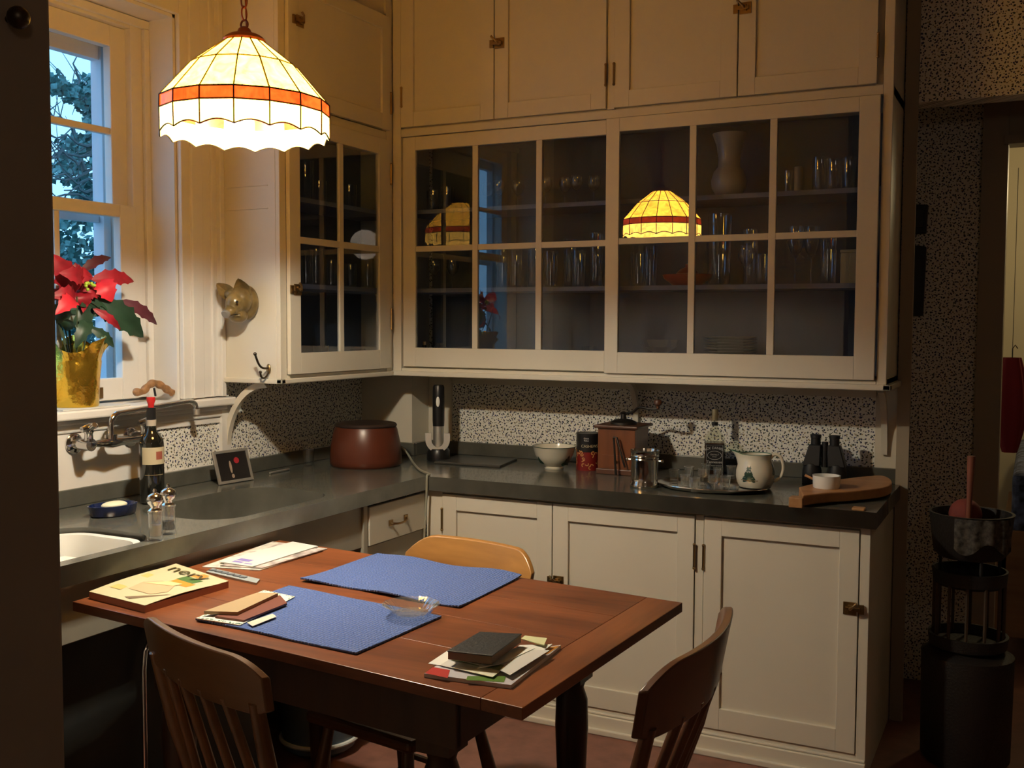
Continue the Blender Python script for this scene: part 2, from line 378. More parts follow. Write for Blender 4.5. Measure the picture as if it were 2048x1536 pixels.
for pts in (((250, 262), (205, 235), (165, 200), (130, 178), (95, 166)),):
    for i in range(500):
        q = random.random()*3.99; a = pts[int(q)]; b = pts[int(q)+1]; f = q-int(q)
        c0 = at(a[0]+(b[0]-a[0])*f, a[1]+(b[1]-a[1])*f, 'x', -3.0)
        leafquad(m, c0+Vector((random.gauss(0, .03), random.gauss(0, .03), random.gauss(0, .03))), random.uniform(.015, .04))
struct(m.build('ivy_leaves', IVY, tr, True), 'stuff')
m = MB()
m.tube([at(262, 275, 'x', -3.1), at(205, 235, 'x', -3.0), at(165, 200, 'x', -3.0), at(130, 178, 'x', -3), at(88, 164, 'x', -3)], [.05, .04, .03, .025, .02], 8)
for (x0, y0, x1, y1) in ((250, 320, 88, 300), (240, 300, 90, 270), (240, 400, 92, 395), (230, 380, 94, 345), (150, 262, 94, 225), (240, 330, 110, 360), (200, 240, 110, 130), (160, 230, 150, 110), (130, 300, 95, 330), (170, 330, 120, 300), (200, 390, 130, 372)):
    pts = []; n = 7
    for i in range(n+1):
        f = i/n; pts.append(at(x0+(x1-x0)*f+random.uniform(-6, 6), y0+(y1-y0)*f+random.uniform(-9, 9), 'x', -3.05))
    m.tube(pts, [.016-.012*i/n for i in range(n+1)], 5)
    for i in range(1, n):
        q = pts[i]; m.tube([q, q+Vector((0, random.uniform(-.25, .1), random.uniform(-.2, .25)))], [.005, .002], 4)
m.build('branches', BARK, tr, True)
GR = P('dusk_hedge_green', (.09, .20, .19), .8, var=.4, vscale=12)
struct(MB().box((-9, -9, -.3), (-.34, 9, -.1)).build('ground', GR))
m = MB()
for i in range(5200):
    c0 = Vector((-5.2+random.gauss(0, .25), random.uniform(-1.5, 5.5), 0)); hgt = 1.35+.35*math.sin(c0.y*1.7)+.15*math.sin(c0.y*5)
    c0.z = random.uniform(.0, hgt); leafquad(m, c0, random.uniform(.05, .11))
tag(m.build('hedge_foliage', GR), 'dark hedge foliage far outside behind the lower window sash', 'hedge', kind='stuff')

# ---------------------------------------------------------------- cabinet hardware
def latch(parent, p, axis, flip=1, s_=1.0):
    """small cupboard turn latch: plate + keeper + thumb turn; axis = outward normal, along = horizontal on face"""
    n = Vector(axis); a = Vector((0, 0, 1)).cross(n)*flip; z = Vector((0, 0, 1))
    def P3(u, v_, w_): return Vector(p)+a*u*s_+z*v_*s_+n*w_*s_
    m = MB()
    def bx(u0, u1, v0, v1, w0, w1):
        m.hexa([P3(u0, v0, w0), P3(u1, v0, w0), P3(u1, v1, w0), P3(u0, v1, w0)], [P3(u0, v0, w1), P3(u1, v0, w1), P3(u1, v1, w1), P3(u0, v1, w1)])
    bx(0, .042, -.021, .021, 0, .004); bx(-.024, -.006, -.016, .016, 0, .006)
    bx(-.012, .034, -.006, .006, .008, .016); bx(.012, .026, -.012, .012, .004, .012)
    m.tube([P3(.018, 0, .012), P3(.016, .004, .024), P3(.006, .014, .032), P3(-.004, .024, .030)], [.006, .005, .004, .005], 8)
    return m.build('latch', BRASS, parent, True, smooth=False, bevel=.0008)
def hinge(parent, p, axis, h=.075):
    n = Vector(axis); m = MB(); q = Vector(p)
    m.tube([q+n*.003-Vector((0, 0, h/2)), q+n*.003+Vector((0, 0, h/2))], .0045, 8); m.ball(q+n*.003+Vector((0, 0, h/2+.004)), .006, 8); m.ball(q+n*.003-Vector((0, 0, h/2+.004)), .006, 8)
    return m.build('hinge', BRASS, parent, True)
def panel_door(parent, x0, x1, z0, z1, y, st, name='door', d=.02, tr_=None, br=None):
    """framed flat panel door on plane y facing -y"""
    tr_ = tr_ or st; br = br or st
    m = MB(); m.box((x0, y, z0), (x0+st, y+d, z1)).box((x1-st, y, z0), (x1, y+d, z1)).box((x0+st, y, z0), (x1-st, y+d, z0+br)).box((x0+st, y, z1-tr_), (x1-st, y+d, z1))
    m.box((x0+st-.004, y+.011, z0+br-.004), (x1-st+.004, y+d-.002, z1-tr_+.004))
    return m.build(name, PAINT, parent, True, bevel=.0015)
U = -.342; V = .303
# ---------------------------------------------------------------- back wall cupboard
bc = thing('glazed_wall_cupboard', 'large cream wall cupboard with sliding glazed doors above the back counter', 'cupboard', (1.33, 0, 1.29))
Y1 = U+.022       # face frame back of doors
XR = 2.35
m = MB()
m.box((.0, U+.022, 1.29), (XR, -.001, 1.325)).box((cx, U+.022, 2.31), (XR, -.001, 2.345)).box((XR-.022, U+.0, 1.30), (XR, -.001, 3.10)).box((V-.0, -.012, 1.3), (XR, -.001, 3.10))
m.box((V, U-.002, 1.30), (.345, U+.02, 3.10)).box((2.318, U-.002, 1.30), (XR+.001, U+.02, 3.10)).box((.345, U-.001, 2.312), (2.318, U+.02, 2.345))
m.box((.346, U-.001, 1.30), (2.317, U+.019, 1.318)).box((1.294, U-.001, 2.346), (1.324, U+.02, 3.10)).box((.346, U+.021, 2.346), (2.317, U+.03, 3.10))
m.build('carcass', PAINT, bc, True, bevel=.002)
m = MB().box((V-.004, U-.020, 1.284), (XR+.018, U+.02, 1.305)).box((XR-.01, U-.02, 1.284), (XR+.018, -.001, 1.305)); m.build('bottom_moulding', PAINT, bc, True, bevel=.004)
m = MB().box((V+.002, -.014, 1.326), (XR-.024, -.012, 2.309)); m.build('back_lining', INSIDE, bc, True)
for z in (1.655, 1.995):
    MB().box((.31, U+.06, z-.009), (XR-.023, -.014, z+.009)).build('shelf', SHELFP, bc, True)
MB().box((.31, U+.05, 1.325), (XR-.023, -.014, 1.331)).build('shelf', SHELFP, bc, True)
def slider(x0, x1, z0, z1, y, xs, zm, gx0, gx1, gz0, gz1):
    m = MB(); d = .018
    m.box((x0, y, z0), (gx0, y+d, z1)).box((gx1, y, z0), (x1, y+d, z1)).box((gx0, y, z0), (gx1, y+d, gz0)).box((gx0, y, gz1), (gx1, y+d, z1))
    for x in xs: m.box((x-.013, y+.001, gz0), (x+.013, y+d-.001, gz1))
    m.box((gx0, y+.0022, zm-.012), (gx1, y+d-.0022, zm+.012))
    o = m.build('sliding_door', PAINT, bc, True, bevel=.0015)
    MB().box((gx0-.004, y+.008, gz0-.004), (gx1+.004, y+.011, gz1+.004)).build('glass', CABGLASS, o, True)
    return o
slider(.352, 1.34, 1.325, 2.308, U+.003, (.706, 1.0), 1.831, .415, 1.29, 1.407, 2.252)
slider(1.298, 2.312, 1.320, 2.308, U-.018, (1.646, 1.946), 1.834, 1.353, 2.242, 1.403, 2.256)
for (x0, x1, hx, lx, lz) in ((.352, .800, .356, None, None), (.804, 1.292, 1.292, .803, 2.652), (1.326, 1.806, 1.326, None, None), (1.811, 2.296, 2.298, 1.81, 2.663)):
    d = panel_door(bc, x0, x1, 2.350, 3.06, U-.012, .062)
    hinge(d, (hx, U-.012, 2.478), (0, -1, 0), .07)
    if lx: latch(d, (lx+.004, U-.012, lz), (0, -1, 0), 1)
# brackets under the cupboard
def bracket(parent, M_, hh, ww, th=.022):
    """curved bracket in its own plane: u out from the wall, v up"""
    outer = [M_(u, v_) for (u, v_) in [(0, 0)]+[(0, hh)]+[(ww, hh)]]
    m = MB()
    A = []; B = []
    for i in range(15):
        t_ = i/14; an = PI/2*t_
        u = ww*(1-math.cos(an)); v_ = hh*math.sin(an)
        A.append((u, v_))
        u2 = .026+(ww-.026)*(1-math.cos(an)) if t_ < 1 else ww+.0; v2 = (hh-.0)*math.sin(an)
        nx, ny = math.sin(an), -math.cos(an)*0+0
        B.append((min(ww+.02, u+.020+.004*t_), max(0, v_-.020*t_)))
    for i in range(14):
        lo = [M_(*A[i], 0), M_(*A[i+1], 0), M_(*B[i+1], 0), M_(*B[i], 0)]
        hi = [M_(*A[i], th), M_(*A[i+1], th), M_(*B[i+1], th), M_(*B[i], th)]
        m.hexa(lo, hi)
    return m.build('bracket', PAINT, parent, True)
bracket(bc, lambda u, v_, w_=0: Vector((2.30+w_, -u-.004, 1.02+v_)), .266, .16)
bracket(bc, lambda u, v_, w_=0: Vector((1.30+w_, -u-.004, 1.10+v_)), .186, .12)

# ---------------------------------------------------------------- left wall cupboard
lc = thing('corner_wall_cupboard', 'narrow cream wall cupboard with a four pane glass door beside the window', 'cupboard', (0, -.75, 1.29))
LY = -1.105
m = MB(); m.box((.001, LY, 1.30), (V-.02, LY+.02, 3.10)).box((.001, LY+.02, 1.29), (V-.02, U+.02, 1.32)).box((.001, LY+.02, 2.30), (V-.02, bs-.005, 2.335))
m.box((V-.0195, LY, 1.30), (V-.0005, -1.068, 3.10)).box((V-.022, -.392, 1.30), (V-.0005, U-.003, 3.10)).box((V-.022, -1.067, 1.30), (V-.0005, -.393, 1.316)).box((V-.022, -1.067, 2.296), (V-.0005, -.393, 2.33)).box((V-.04, -1.067, 2.34), (V-.012, -.393, 3.10))
m.box((.05, LY-.004, 2.02), (.25, LY+.001, 2.024)).box((.05, LY-.004, 1.935), (.25, LY+.001, 1.939))
m.build('carcass', PAINT, lc, True, bevel=.002)
m = MB().box((.001, LY-.016, 1.284), (V+.016, LY+.01, 1.303)).box((V-.01, LY-.016, 1.284), (V+.016, U-.02, 1.303)); m.build('bottom_moulding', PAINT, lc, True, bevel=.004)
m = MB().box((.001, LY+.02, 1.32), (.006, bs-.005, 2.3)).box((.006, LY+.021, 1.32), (V-.022, LY+.024, 2.3)); m.build('inner_lining', INSIDE, lc, True)
for z in (1.655, 1.99): MB().box((.006, LY+.03, z-.009), (V-.05, bs-.005, z+.009)).build('shelf', SHELFP, lc, True)
X = V+.016
m = MB(); y0, y1, z0, z1 = -1.066, -.383, 1.318, 2.292; ga, gb, gc, gd = -1.003, -.468, 1.398, 2.225
m.box((V-.002, y0, z0), (X, ga, z1)).box((V-.002, gb, z0), (X, y1, z1)).box((V-.002, ga, z0), (X, gb, gc)).box((V-.002, ga, gd), (X, gb, z1)).box((V, -.752, gc), (X-.001, -.725, gd)).box((V+.001, ga, 1.812), (X-.0022, gb, 1.838))
gd_ = m.build('glass_door', PAINT, lc, True, bevel=.0015)
MB().box((V+.006, ga-.004, gc-.004), (V+.009, gb+.004, gd+.004)).build('glass', CABGLASS, gd_, True)
latch(gd_, (X, -1.045, 1.637), (1, 0, 0), 1); hinge(gd_, (X, -.384, 1.53), (1, 0, 0)); hinge(gd_, (X, -.384, 2.15), (1, 0, 0))
m = MB(); z0, z1 = 2.334, 2.81
m.box((V-.002, y0, z0), (X, y0+.06, z1)).box((V-.002, y1-.06, z0), (X, y1, z1)).box((V-.002, y0+.06, z0), (X, y1-.06, z0+.065)).box((V-.002, y0+.06, z1-.06), (X, y1-.06, z1)).box((V-.001, y0+.055, z0+.06), (V+.005, y1-.055, z1-.055))
td = m.build('upper_door', PAINT, lc, True, bevel=.0015)
latch(td, (X, -1.02, 2.637), (1, 0, 0), 1); hinge(td, (X, -.384, 2.45), (1, 0, 0))
bracket(lc, lambda u, v_, w_=0: Vector((u+.001, -1.085+w_, 1.02+v_)), .266, .20)

# ---------------------------------------------------------------- stone counter with two basins
def rrect(x0, y0, x1, y1, r, n=8):
    out = []
    for (cx_, cy_, a0) in ((x1-r, y1-r, 0), (x0+r, y1-r, PI/2), (x0+r, y0+r, PI), (x1-r, y0+r, 3*PI/2)):
        for i in range(n+1): a = a0+PI/2*i/n; out.append((cx_+r*math.cos(a), cy_+r*math.sin(a)))
    return out
ct = thing('stone_counter', 'L-shaped dark grey stone counter with two sunken basins', 'counter', (.4, -.6, .855))
cu = bpy.data.curves.new('slab', 'CURVE'); cu.dimensions = '2D'; cu.fill_mode = 'BOTH'; cu.extrude = .0275
def spl(pts):
    s_ = cu.splines.new('POLY'); s_.points.add(len(pts)-1); s_.use_cyclic_u = True
    for q, p_ in zip(s_.points, pts): q.co = (p_[0], p_[1], 0, 1)
DL, DB, LX = .679, -.689, 2.373
spl([(0.001, -.001), (0.001, -3.28), (DL, -3.28), (DL, DB), (LX, DB), (LX, -.001)])
B2 = rrect(.235, -1.80, .63, -1.19, .13); B1 = rrect(.27, -2.75, .635, -2.03, .11)
spl(B2[::-1]); spl(B1[::-1])
o = bpy.data.objects.new('slab', cu); C.objects.link(o); bpy.context.view_layer.update()
me = bpy.data.meshes.new_from_object(o.evaluated_get(bpy.context.evaluated_depsgraph_get())); bpy.data.objects.remove(o)
me.transform(Matrix.Translation(Vector((0, 0, H-.0275))-ct.location)); me.materials.clear(); me.materials.append(STONE)
slab = bpy.data.objects.new('slab', me); C.objects.link(slab); slab.parent = ct
for B in (B2, B1):
    m = MB(); n = len(B); cxx = sum(p_[0] for p_ in B)/n; cyy = sum(p_[1] for p_ in B)/n
    rings = []
    for (z, s_) in ((H-.006, 1.0), (H-.06, .995), (H-.14, .97), (H-.165, .90), (H-.172, .6), (H-.172, .02)):
        rings.append([m.v((cxx+(p_[0]-cxx)*s_, cyy+(p_[1]-cyy)*s_, z)) for p_ in B])
    for (z, s_) in ((H-.18, .02), (H-.18, .93), (H-.14, 1.03), (H-.056, 1.04)):
        rings.append([m.v((cxx+(p_[0]-cxx)*s_, cyy+(p_[1]-cyy)*s_, z)) for p_ in B])
    for A_, B_ in zip(rings, rings[1:]):
        for i in range(n): m.face([A_[i], A_[(i+1) % n], B_[(i+1) % n], B_[i]])
    bn = m.build('basin', STONE, ct, True, smooth=True)
    m = MB(); m.lathe([(.03, H-.171), (.03, H-.168), (.018, H-.168), (.016, H-.172)], 20, (cxx, cyy, 0)); m.build('drain', CHROME, bn, True)
m = MB(); m.box((0, -3.28, H), (.022, bs, .968)).box((0, bs-.022, H), (cx+.022, bs, .968)).box((cx, bs, H), (cx+.022, -.022, .968)).box((cx, -.022, H), (LX, -.001, .968))
m.build('backsplash', STONE, ct, True, bevel=.003)
# dish tub
tub = thing('dish_tub', 'white enamel tub sitting in the near basin', 'tub', (.45, -2.36, H-.171))
m = MB(); rings = []
for (z, s_) in ((.0, .86), (.12, .93), (.150, .96), (.153, .99), (.158, .99), (.156, .93), (.12, .90), (.008, .84), (.006, .02)):
    rings.append([m.v(((p_[0]-.4525)*s_*.90, (p_[1]+2.39)*s_*.88, z)) for p_ in rrect(.27, -2.75, .635, -2.03, .10)])
for A_, B_ in zip(rings, rings[1:]):
    for i in range(len(A_)): m.face([A_[i], A_[(i+1) % len(A_)], B_[(i+1) % len(A_)], B_[i]])
m.face(rings[0][::-1]); m.face(rings[-1]); m.build('shell', WHITEC, tub, smooth=True)
m = MB(); m.sheet(lambda u, v_: ((u-.5)*.24, (v_-.5)*.5, .10+.05*math.sin(u*PI)*math.sin(v_*PI)), 12, 12, (0, 0, -.01)); m.build('cloth', P('white_dishcloth', (.66, .66, .58), .8), tub, smooth=True)

# ---------------------------------------------------------------- base cupboards
bb = thing('base_cupboard', 'cream base cupboard with three panelled doors under the back counter', 'cupboard', (1.5, -.3, 0))
F = -.66
m = MB(); m.box((.69, F+.022, 0), (2.35, -.002, .03)).box((.69, F+.02, .0), (.712, -.02, .853)).box((2.33, F+.004, 0), (2.352, -.002, .853)).box((.69, -.02, 0), (2.35, -.002, .85))
m.box((.665, F+.002, .05), (.738, F+.022, .853)).box((2.322, F, .05), (2.353, F+.022, .853)).box((1.767, F+.002, .05), (1.796, F+.022, .853)).box((.738, F+.002, .845), (2.322, F+.022, .853)).box((.738, F+.002, .05), (2.322, F+.022, .092))
m.build('carcass', PAINT, bb, True, bevel=.0015)
m = MB(); m.box((.66, F-.012, 0), (2.355, F+.02, .068)).box((.66, F-.026, 0), (2.357, F-.01, .022)).box((.66, F-.006, .068), (2.353, F+.005, .078))
m.build('plinth', PAINT, bb, True, bevel=.004)
for (x0, x1) in ((.741, 1.215), (1.219, 1.764), (1.799, 2.319)):
    d = panel_door(bb, x0, x1, .094, .842, F-.004, .062, br=.075)
    if x0 < .8: hinge(d, (x0-.001, F-.004, .74), (0, -1, 0))
    elif x0 < 1.3: hinge(d, (x1+.001, F-.004, .70), (0, -1, 0)); latch(d, (x0+.004, F-.004, .55), (0, -1, 0))
    else: hinge(d, (x0-.001, F-.004, .70), (0, -1, 0)); latch(d, (x1-.004, F-.004, .582), (0, -1, 0), -1)
sb = thing('sink_cabinet', 'grey cream sink cabinet with one small drawer under the left counter', 'cabinet', (.33, -1.6, 0))
m = MB(); m.box((.64, -3.28, .70), (.655, -1.075, .854)).box((.60, -1.095, 0), (.665, -1.068, .854)).box((.64, -1.07, .60), (.655, -.665, .695)).box((.64, -.672, 0), (.66, -.655, .853)).box((.02, -1.09, 0), (.60, -1.075, .8))
m.box((.64, -1.07, .847), (.655, -.665, .854)).box((.61, -3.2, 0), (.65, -3.15, .7)).box((.03, -.66, .0), (.05, -.64, .85)).box((.61, -2.46, 0), (.65, -2.43, .7))
m.build('body', P('grey_cream_paint', (.36, .33, .26), .45, var=.05), sb, True, bevel=.003)
m = MB(); m.box((.60, -3.24, .03), (.612, -2.47, .70)).box((.60, -2.42, .03), (.612, -1.60, .70)); m.build('added_shade_panel', P('painted_shade_dark', (.035, .033, .028), .6, var=.2), sb, True, bevel=.002)  # dark panels added so the space under the sink reads as shade
m = MB(); m.box((.645, -1.062, .700), (.668, -.677, .843)); dr = m.build('drawer', PAINT, sb, True, bevel=.003)
ha, hb = at(781, 1046, 'x', .668), at(811, 1035, 'x', .668)
m = MB(); m.tube(bez(ha+Vector((0, 0, 0)), ha+Vector((.028, .01, -.008)), hb+Vector((.028, -.01, -.008)), hb, 10), .0042, 8); m.box(ha-Vector((0, .012, .010)), ha+Vector((.004, .012, .012))).box(hb-Vector((0, .012, .010)), hb+Vector((.004, .012, .012)))
m.build('handle', BRASS, dr, True)
m = MB(); m.box((.62, -1.068, .02), (.652, -.675, .56)); m.build('lower_door', PAINT, sb, True, bevel=.003)
# pipe under the sink and bucket
pa = at(286, 1280, 'x', .63)
t = thing('drain_pipe', 'thin shiny pipe running down under the sink', 'pipe', (.63, pa.y, 0))
MB().tube([(0, 0, .0), (0, 0, .55), (0, .006, .60), (0, .03, .635), (0, .05, .65), (0, .055, .695)], .008, 10).build('tube', CHROME, t, smooth=True)
b0 = at(600, 1500, 'z', 0)
t = thing('scrap_bucket', 'blue grey bucket with cream rim bands on the floor beneath the table', 'bucket', (b0.x+.05, b0.y+.05, 0))
m = MB(); m.lathe([(.10, 0), (.125, .02), (.145, .14), (.15, .24), (.145, .24), (.135, .14), (.10, .01)], 32); m.build('body', P('blue_grey_plastic', (.10, .14, .17), .5), t, smooth=True)
m = MB(); m.tube([(.151*math.cos(a*PI/16), .151*math.sin(a*PI/16), .235) for a in range(32)], .009, 8, closed=True); m.build('rim_band', PAPERW, t, smooth=True); m = MB(); m.tube([(.136*math.cos(a*PI/16), .136*math.sin(a*PI/16), .05) for a in range(32)], .008, 8, closed=True); m.build('rim_band', PAPERW, t, smooth=True)

# ---------------------------------------------------------------- pendant lamp
pl = thing('pendant_lamp', 'stained glass dome pendant lamp with a red band hanging on a chain', 'lamp', (LAMP.x, LAMP.y, 1.981)); pl.scale = (.952,)*3
def emis(name, col, st, base, hot=.0):
    m, nt, b, L = newmat(name); b.inputs['Base Color'].default_value = (*base, 1); b.inputs['Roughness'].default_value = .25
    tc = nt.nodes.new('ShaderNodeTexCoord'); n = nt.nodes.new('ShaderNodeTexNoise'); n.inputs['Scale'].default_value = 22; n.inputs['Detail'].default_value = 5; n.inputs['Distortion'].default_value = 1.5
    L.new(tc.outputs['Object'], n.inputs['Vector'])
    mr = nt.nodes.new('ShaderNodeMapRange'); mr.inputs['From Min'].default_value = .3; mr.inputs['From Max'].default_value = .7; mr.inputs['To Min'].default_value = .65*st; mr.inputs['To Max'].default_value = 1.35*st
    L.new(n.outputs[0], mr.inputs[0]); L.new(mr.outputs[0], b.inputs['Emission Strength'])
    b.inputs['Emission Color'].default_value = (*col, 1)
    return m
GY = emis('amber_cream_glass', (1.0, .43, .035), 21, (.10, .06, .01)); GR_ = emis('red_band_glass', (1.0, .07, .008), 3.2, (.25, .01, .005)); GW = emis('pale_skirt_glass', (1.0, .52, .08), 20, (.15, .11, .04))
LEAD = P('lamp_leading', (.10, .07, .03), .4, .8); COPPER = P('red_brown_metal', (.32, .09, .05), .4, .7)
N = 16; R0, R1, R2 = .045, .143, .226; ZT, ZM, ZB1, ZB2, ZE = .278, .203, .107, .074, .012
def cpt(r, z, k): a = 2*PI*(k+.5)/N; return Vector((r*math.cos(a), r*math.sin(a), z))
for name, mat, (ra, za, rb, zb) in (('upper_shade_panels', GY, (R0, ZT, R1, ZM)), ('middle_shade_panels', GY, (R1, ZM, R2, ZB1)), ('red_band', GR_, (R2, ZB1, R2+.001, ZB2))):
    m = MB()
    for k_ in range(N):
        q = [cpt(ra, za, k_), cpt(ra, za, k_+1), cpt(rb, zb, k_+1), cpt(rb, zb, k_)]; inn = [Vector((v_.x*.985, v_.y*.985, v_.z-.001)) for v_ in q]
        m.hexa(q, inn)
    m.build(name, mat, pl)
m = MB(); mesh_edge = []
for k_ in range(N):
    nn = 8
    for i in range(nn):
        f0, f1 = i/nn, (i+1)/nn
        z0 = ZE-.0-.020*math.sin(PI*f0)**1+ .012; z1 = ZE-.020*math.sin(PI*f1)+.012
        z0 = ZE+.012*math.sin(PI*f0)-.010*math.cos(2*PI*f0)*0; z1 = ZE+.012*math.sin(PI*f1)
        a = cpt(R2+.001, 0, k_).lerp(cpt(R2+.001, 0, k_+1), f0); b = cpt(R2+.001, 0, k_).lerp(cpt(R2+.001, 0, k_+1), f1)
        q = [Vector((a.x, a.y, ZB2)), Vector((b.x, b.y, ZB2)), Vector((b.x, b.y, z1)), Vector((a.x, a.y, z0))]
        m.hexa(q, [Vector((v_.x*.985, v_.y*.985, v_.z)) for v_ in q]); mesh_edge.append(Vector((a.x, a.y, z0)))
m.build('scalloped_skirt', GW, pl)
m = MB(); r_ = .0023
for k_ in range(N):
    m.tube([cpt(R0, ZT, k_), cpt(R1, ZM, k_)], r_, 5); m.tube([cpt(R1, ZM, k_), cpt(R2, ZB1, k_)], r_, 5); m.tube([cpt(R2+.001, ZB1, k_), cpt(R2+.002, ZB2, k_), cpt(R2+.001, ZE, k_)], r_, 5)
    for rr, zz in ((R1, ZM), (R2+.001, ZB1), (R2+.002, ZB2)): m.tube([cpt(rr, zz, k_), cpt(rr, zz, k_+1)], r_, 5)
m.tube(mesh_edge, .0022, 5, closed=True)
m.build('leading', LEAD, pl)
m = MB(); m.lathe([(.056, .268), (.057, .276), (.050, .284), (.040, .290), (.020, .296), (.016, .306), (.008, .312)], 28); m.build('cap', COPPER, pl, smooth=True)
m = MB(); z = .318
m.tube([(.012*math.cos(a*PI/8), 0, z+.012*math.sin(a*PI/8)) for a in range(16)], .0028, 6, closed=True); z += .030
for i in range(22):
    pts = []
    for a in range(16):
        x_ = .010*math.cos(a*PI/8); z_ = z+.019*math.sin(a*PI/8)
        pts.append((x_, 0, z_) if i % 2 else (0, x_, z_))
    m.tube(pts, .0024, 6, closed=True); z += .0335
m.build('chain', COPPER, pl, smooth=True)
m = MB(); m.tube([(.004, .004, .31), (.006, -.004, .45), (-.004, .004, .60), (.002, 0, .9), (0, 0, 1.17)], .002, 6); m.build('cord', COPPER, pl)
m = MB(); m.lathe([(.015, .27), (.018, .14), (.016, .125)], 16); m.build('socket', BRASS, pl)
m = MB(); m.ball((0, 0, .087), .026, 16, (1, 1, 1.25)); bo = m.build('light_bulb', P('lit_bulb', (1, 1, 1), .5, emit=(1, .85, .55), es=25), pl, smooth=True); bo.visible_shadow = True

# ---------------------------------------------------------------- table
TZ = .82
TC = [Vector((.675, -1.577, 0)), Vector((2.046, -1.706, 0)), Vector((2.005, -2.533, 0)), Vector((.697, -2.399, 0))]
tb = thing('kitchen_table', 'red brown wooden kitchen table standing under the hanging lamp', 'table', (1.355, -2.05, 0))
TW = wood('red_brown_table_wood', (.050, .014, .007), (.27, .082, .026), .33, 7, 'X', 10, .12)
TW2 = wood('red_brown_end_board', (.05, .015, .008), (.24, .078, .026), .33, 7, 'Y', 10, .12)
TD = wood('dark_table_leg_wood', (.022, .010, .006), (.06, .026, .012), .4, 6, 'Z')
def tl(u, v_): return TC[0].lerp(TC[1], u).lerp(TC[3].lerp(TC[2], u), v_)
def slabq(u0, u1, v0, v1, z0, z1): 
    q = [tl(u0, v0), tl(u1, v0), tl(u1, v1), tl(u0, v1)]
    return [Vector((p_.x, p_.y, z0)) for p_ in q], [Vector((p_.x, p_.y, z1)) for p_ in q]
m = MB()
for (v0, v1) in ((0, .245), (.2455, .50), (.5005, .742), (.7425, 1)): m.hexa(*slabq(0.0, .93, v0, v1, TZ-.024, TZ))
m.build('tabletop', TW, tb, True, bevel=.0012)
m = MB(); m.hexa(*slabq(.9305, 1, 0, 1, TZ-.024, TZ)); m.build('end_board', TW2, tb, True, bevel=.0015)
m = MB()
for (u0, u1, v0, v1) in ((.18, .84, .13, .155), (.18, .84, .86, .885), (.18, .20, .13, .88), (.82, .84, .13, .88)): m.hexa(*slabq(u0, u1, v0, v1, TZ-.16, TZ-.024))
m.hexa(*slabq(.06, .95, .18, .22, TZ-.055, TZ-.024)); m.hexa(*slabq(.06, .95, .78, .82, TZ-.055, TZ-.024))
m.build('apron', TD, tb, True)
# turned legs, placed where the photograph shows the far one reach the floor
for (q, big) in ((at(1176, 1500, 'z', 0)+Vector((.06, -.62, 0)), 0),):
    pass
for (u, v_) in ((.20, .16), (.82, .16), (.20, .86), (.78, .80)):
    q = tl(u, v_); m = MB(); s_ = 1.0
    m.box((q.x-.04, q.y-.04, .62), (q.x+.04, q.y+.04, TZ-.024))
    m.lathe([(.036, .62), (.030, .60), (.040, .57), (.042, .50), (.036, .36), (.028, .20), (.024, .16), (.034, .14), (.034, .12), (.022, .10), (.026, .05), (.018, 0)], 20, (q.x, q.y, 0))
    m.build('leg', TD, tb, True, smooth=True)
m = MB(); a, b = tl(.20, .5), tl(.82, .5)
m.box((a.x, a.y-.03, .12), (b.x, b.y+.03, .16)); m.build('stretcher', TD, tb, True)

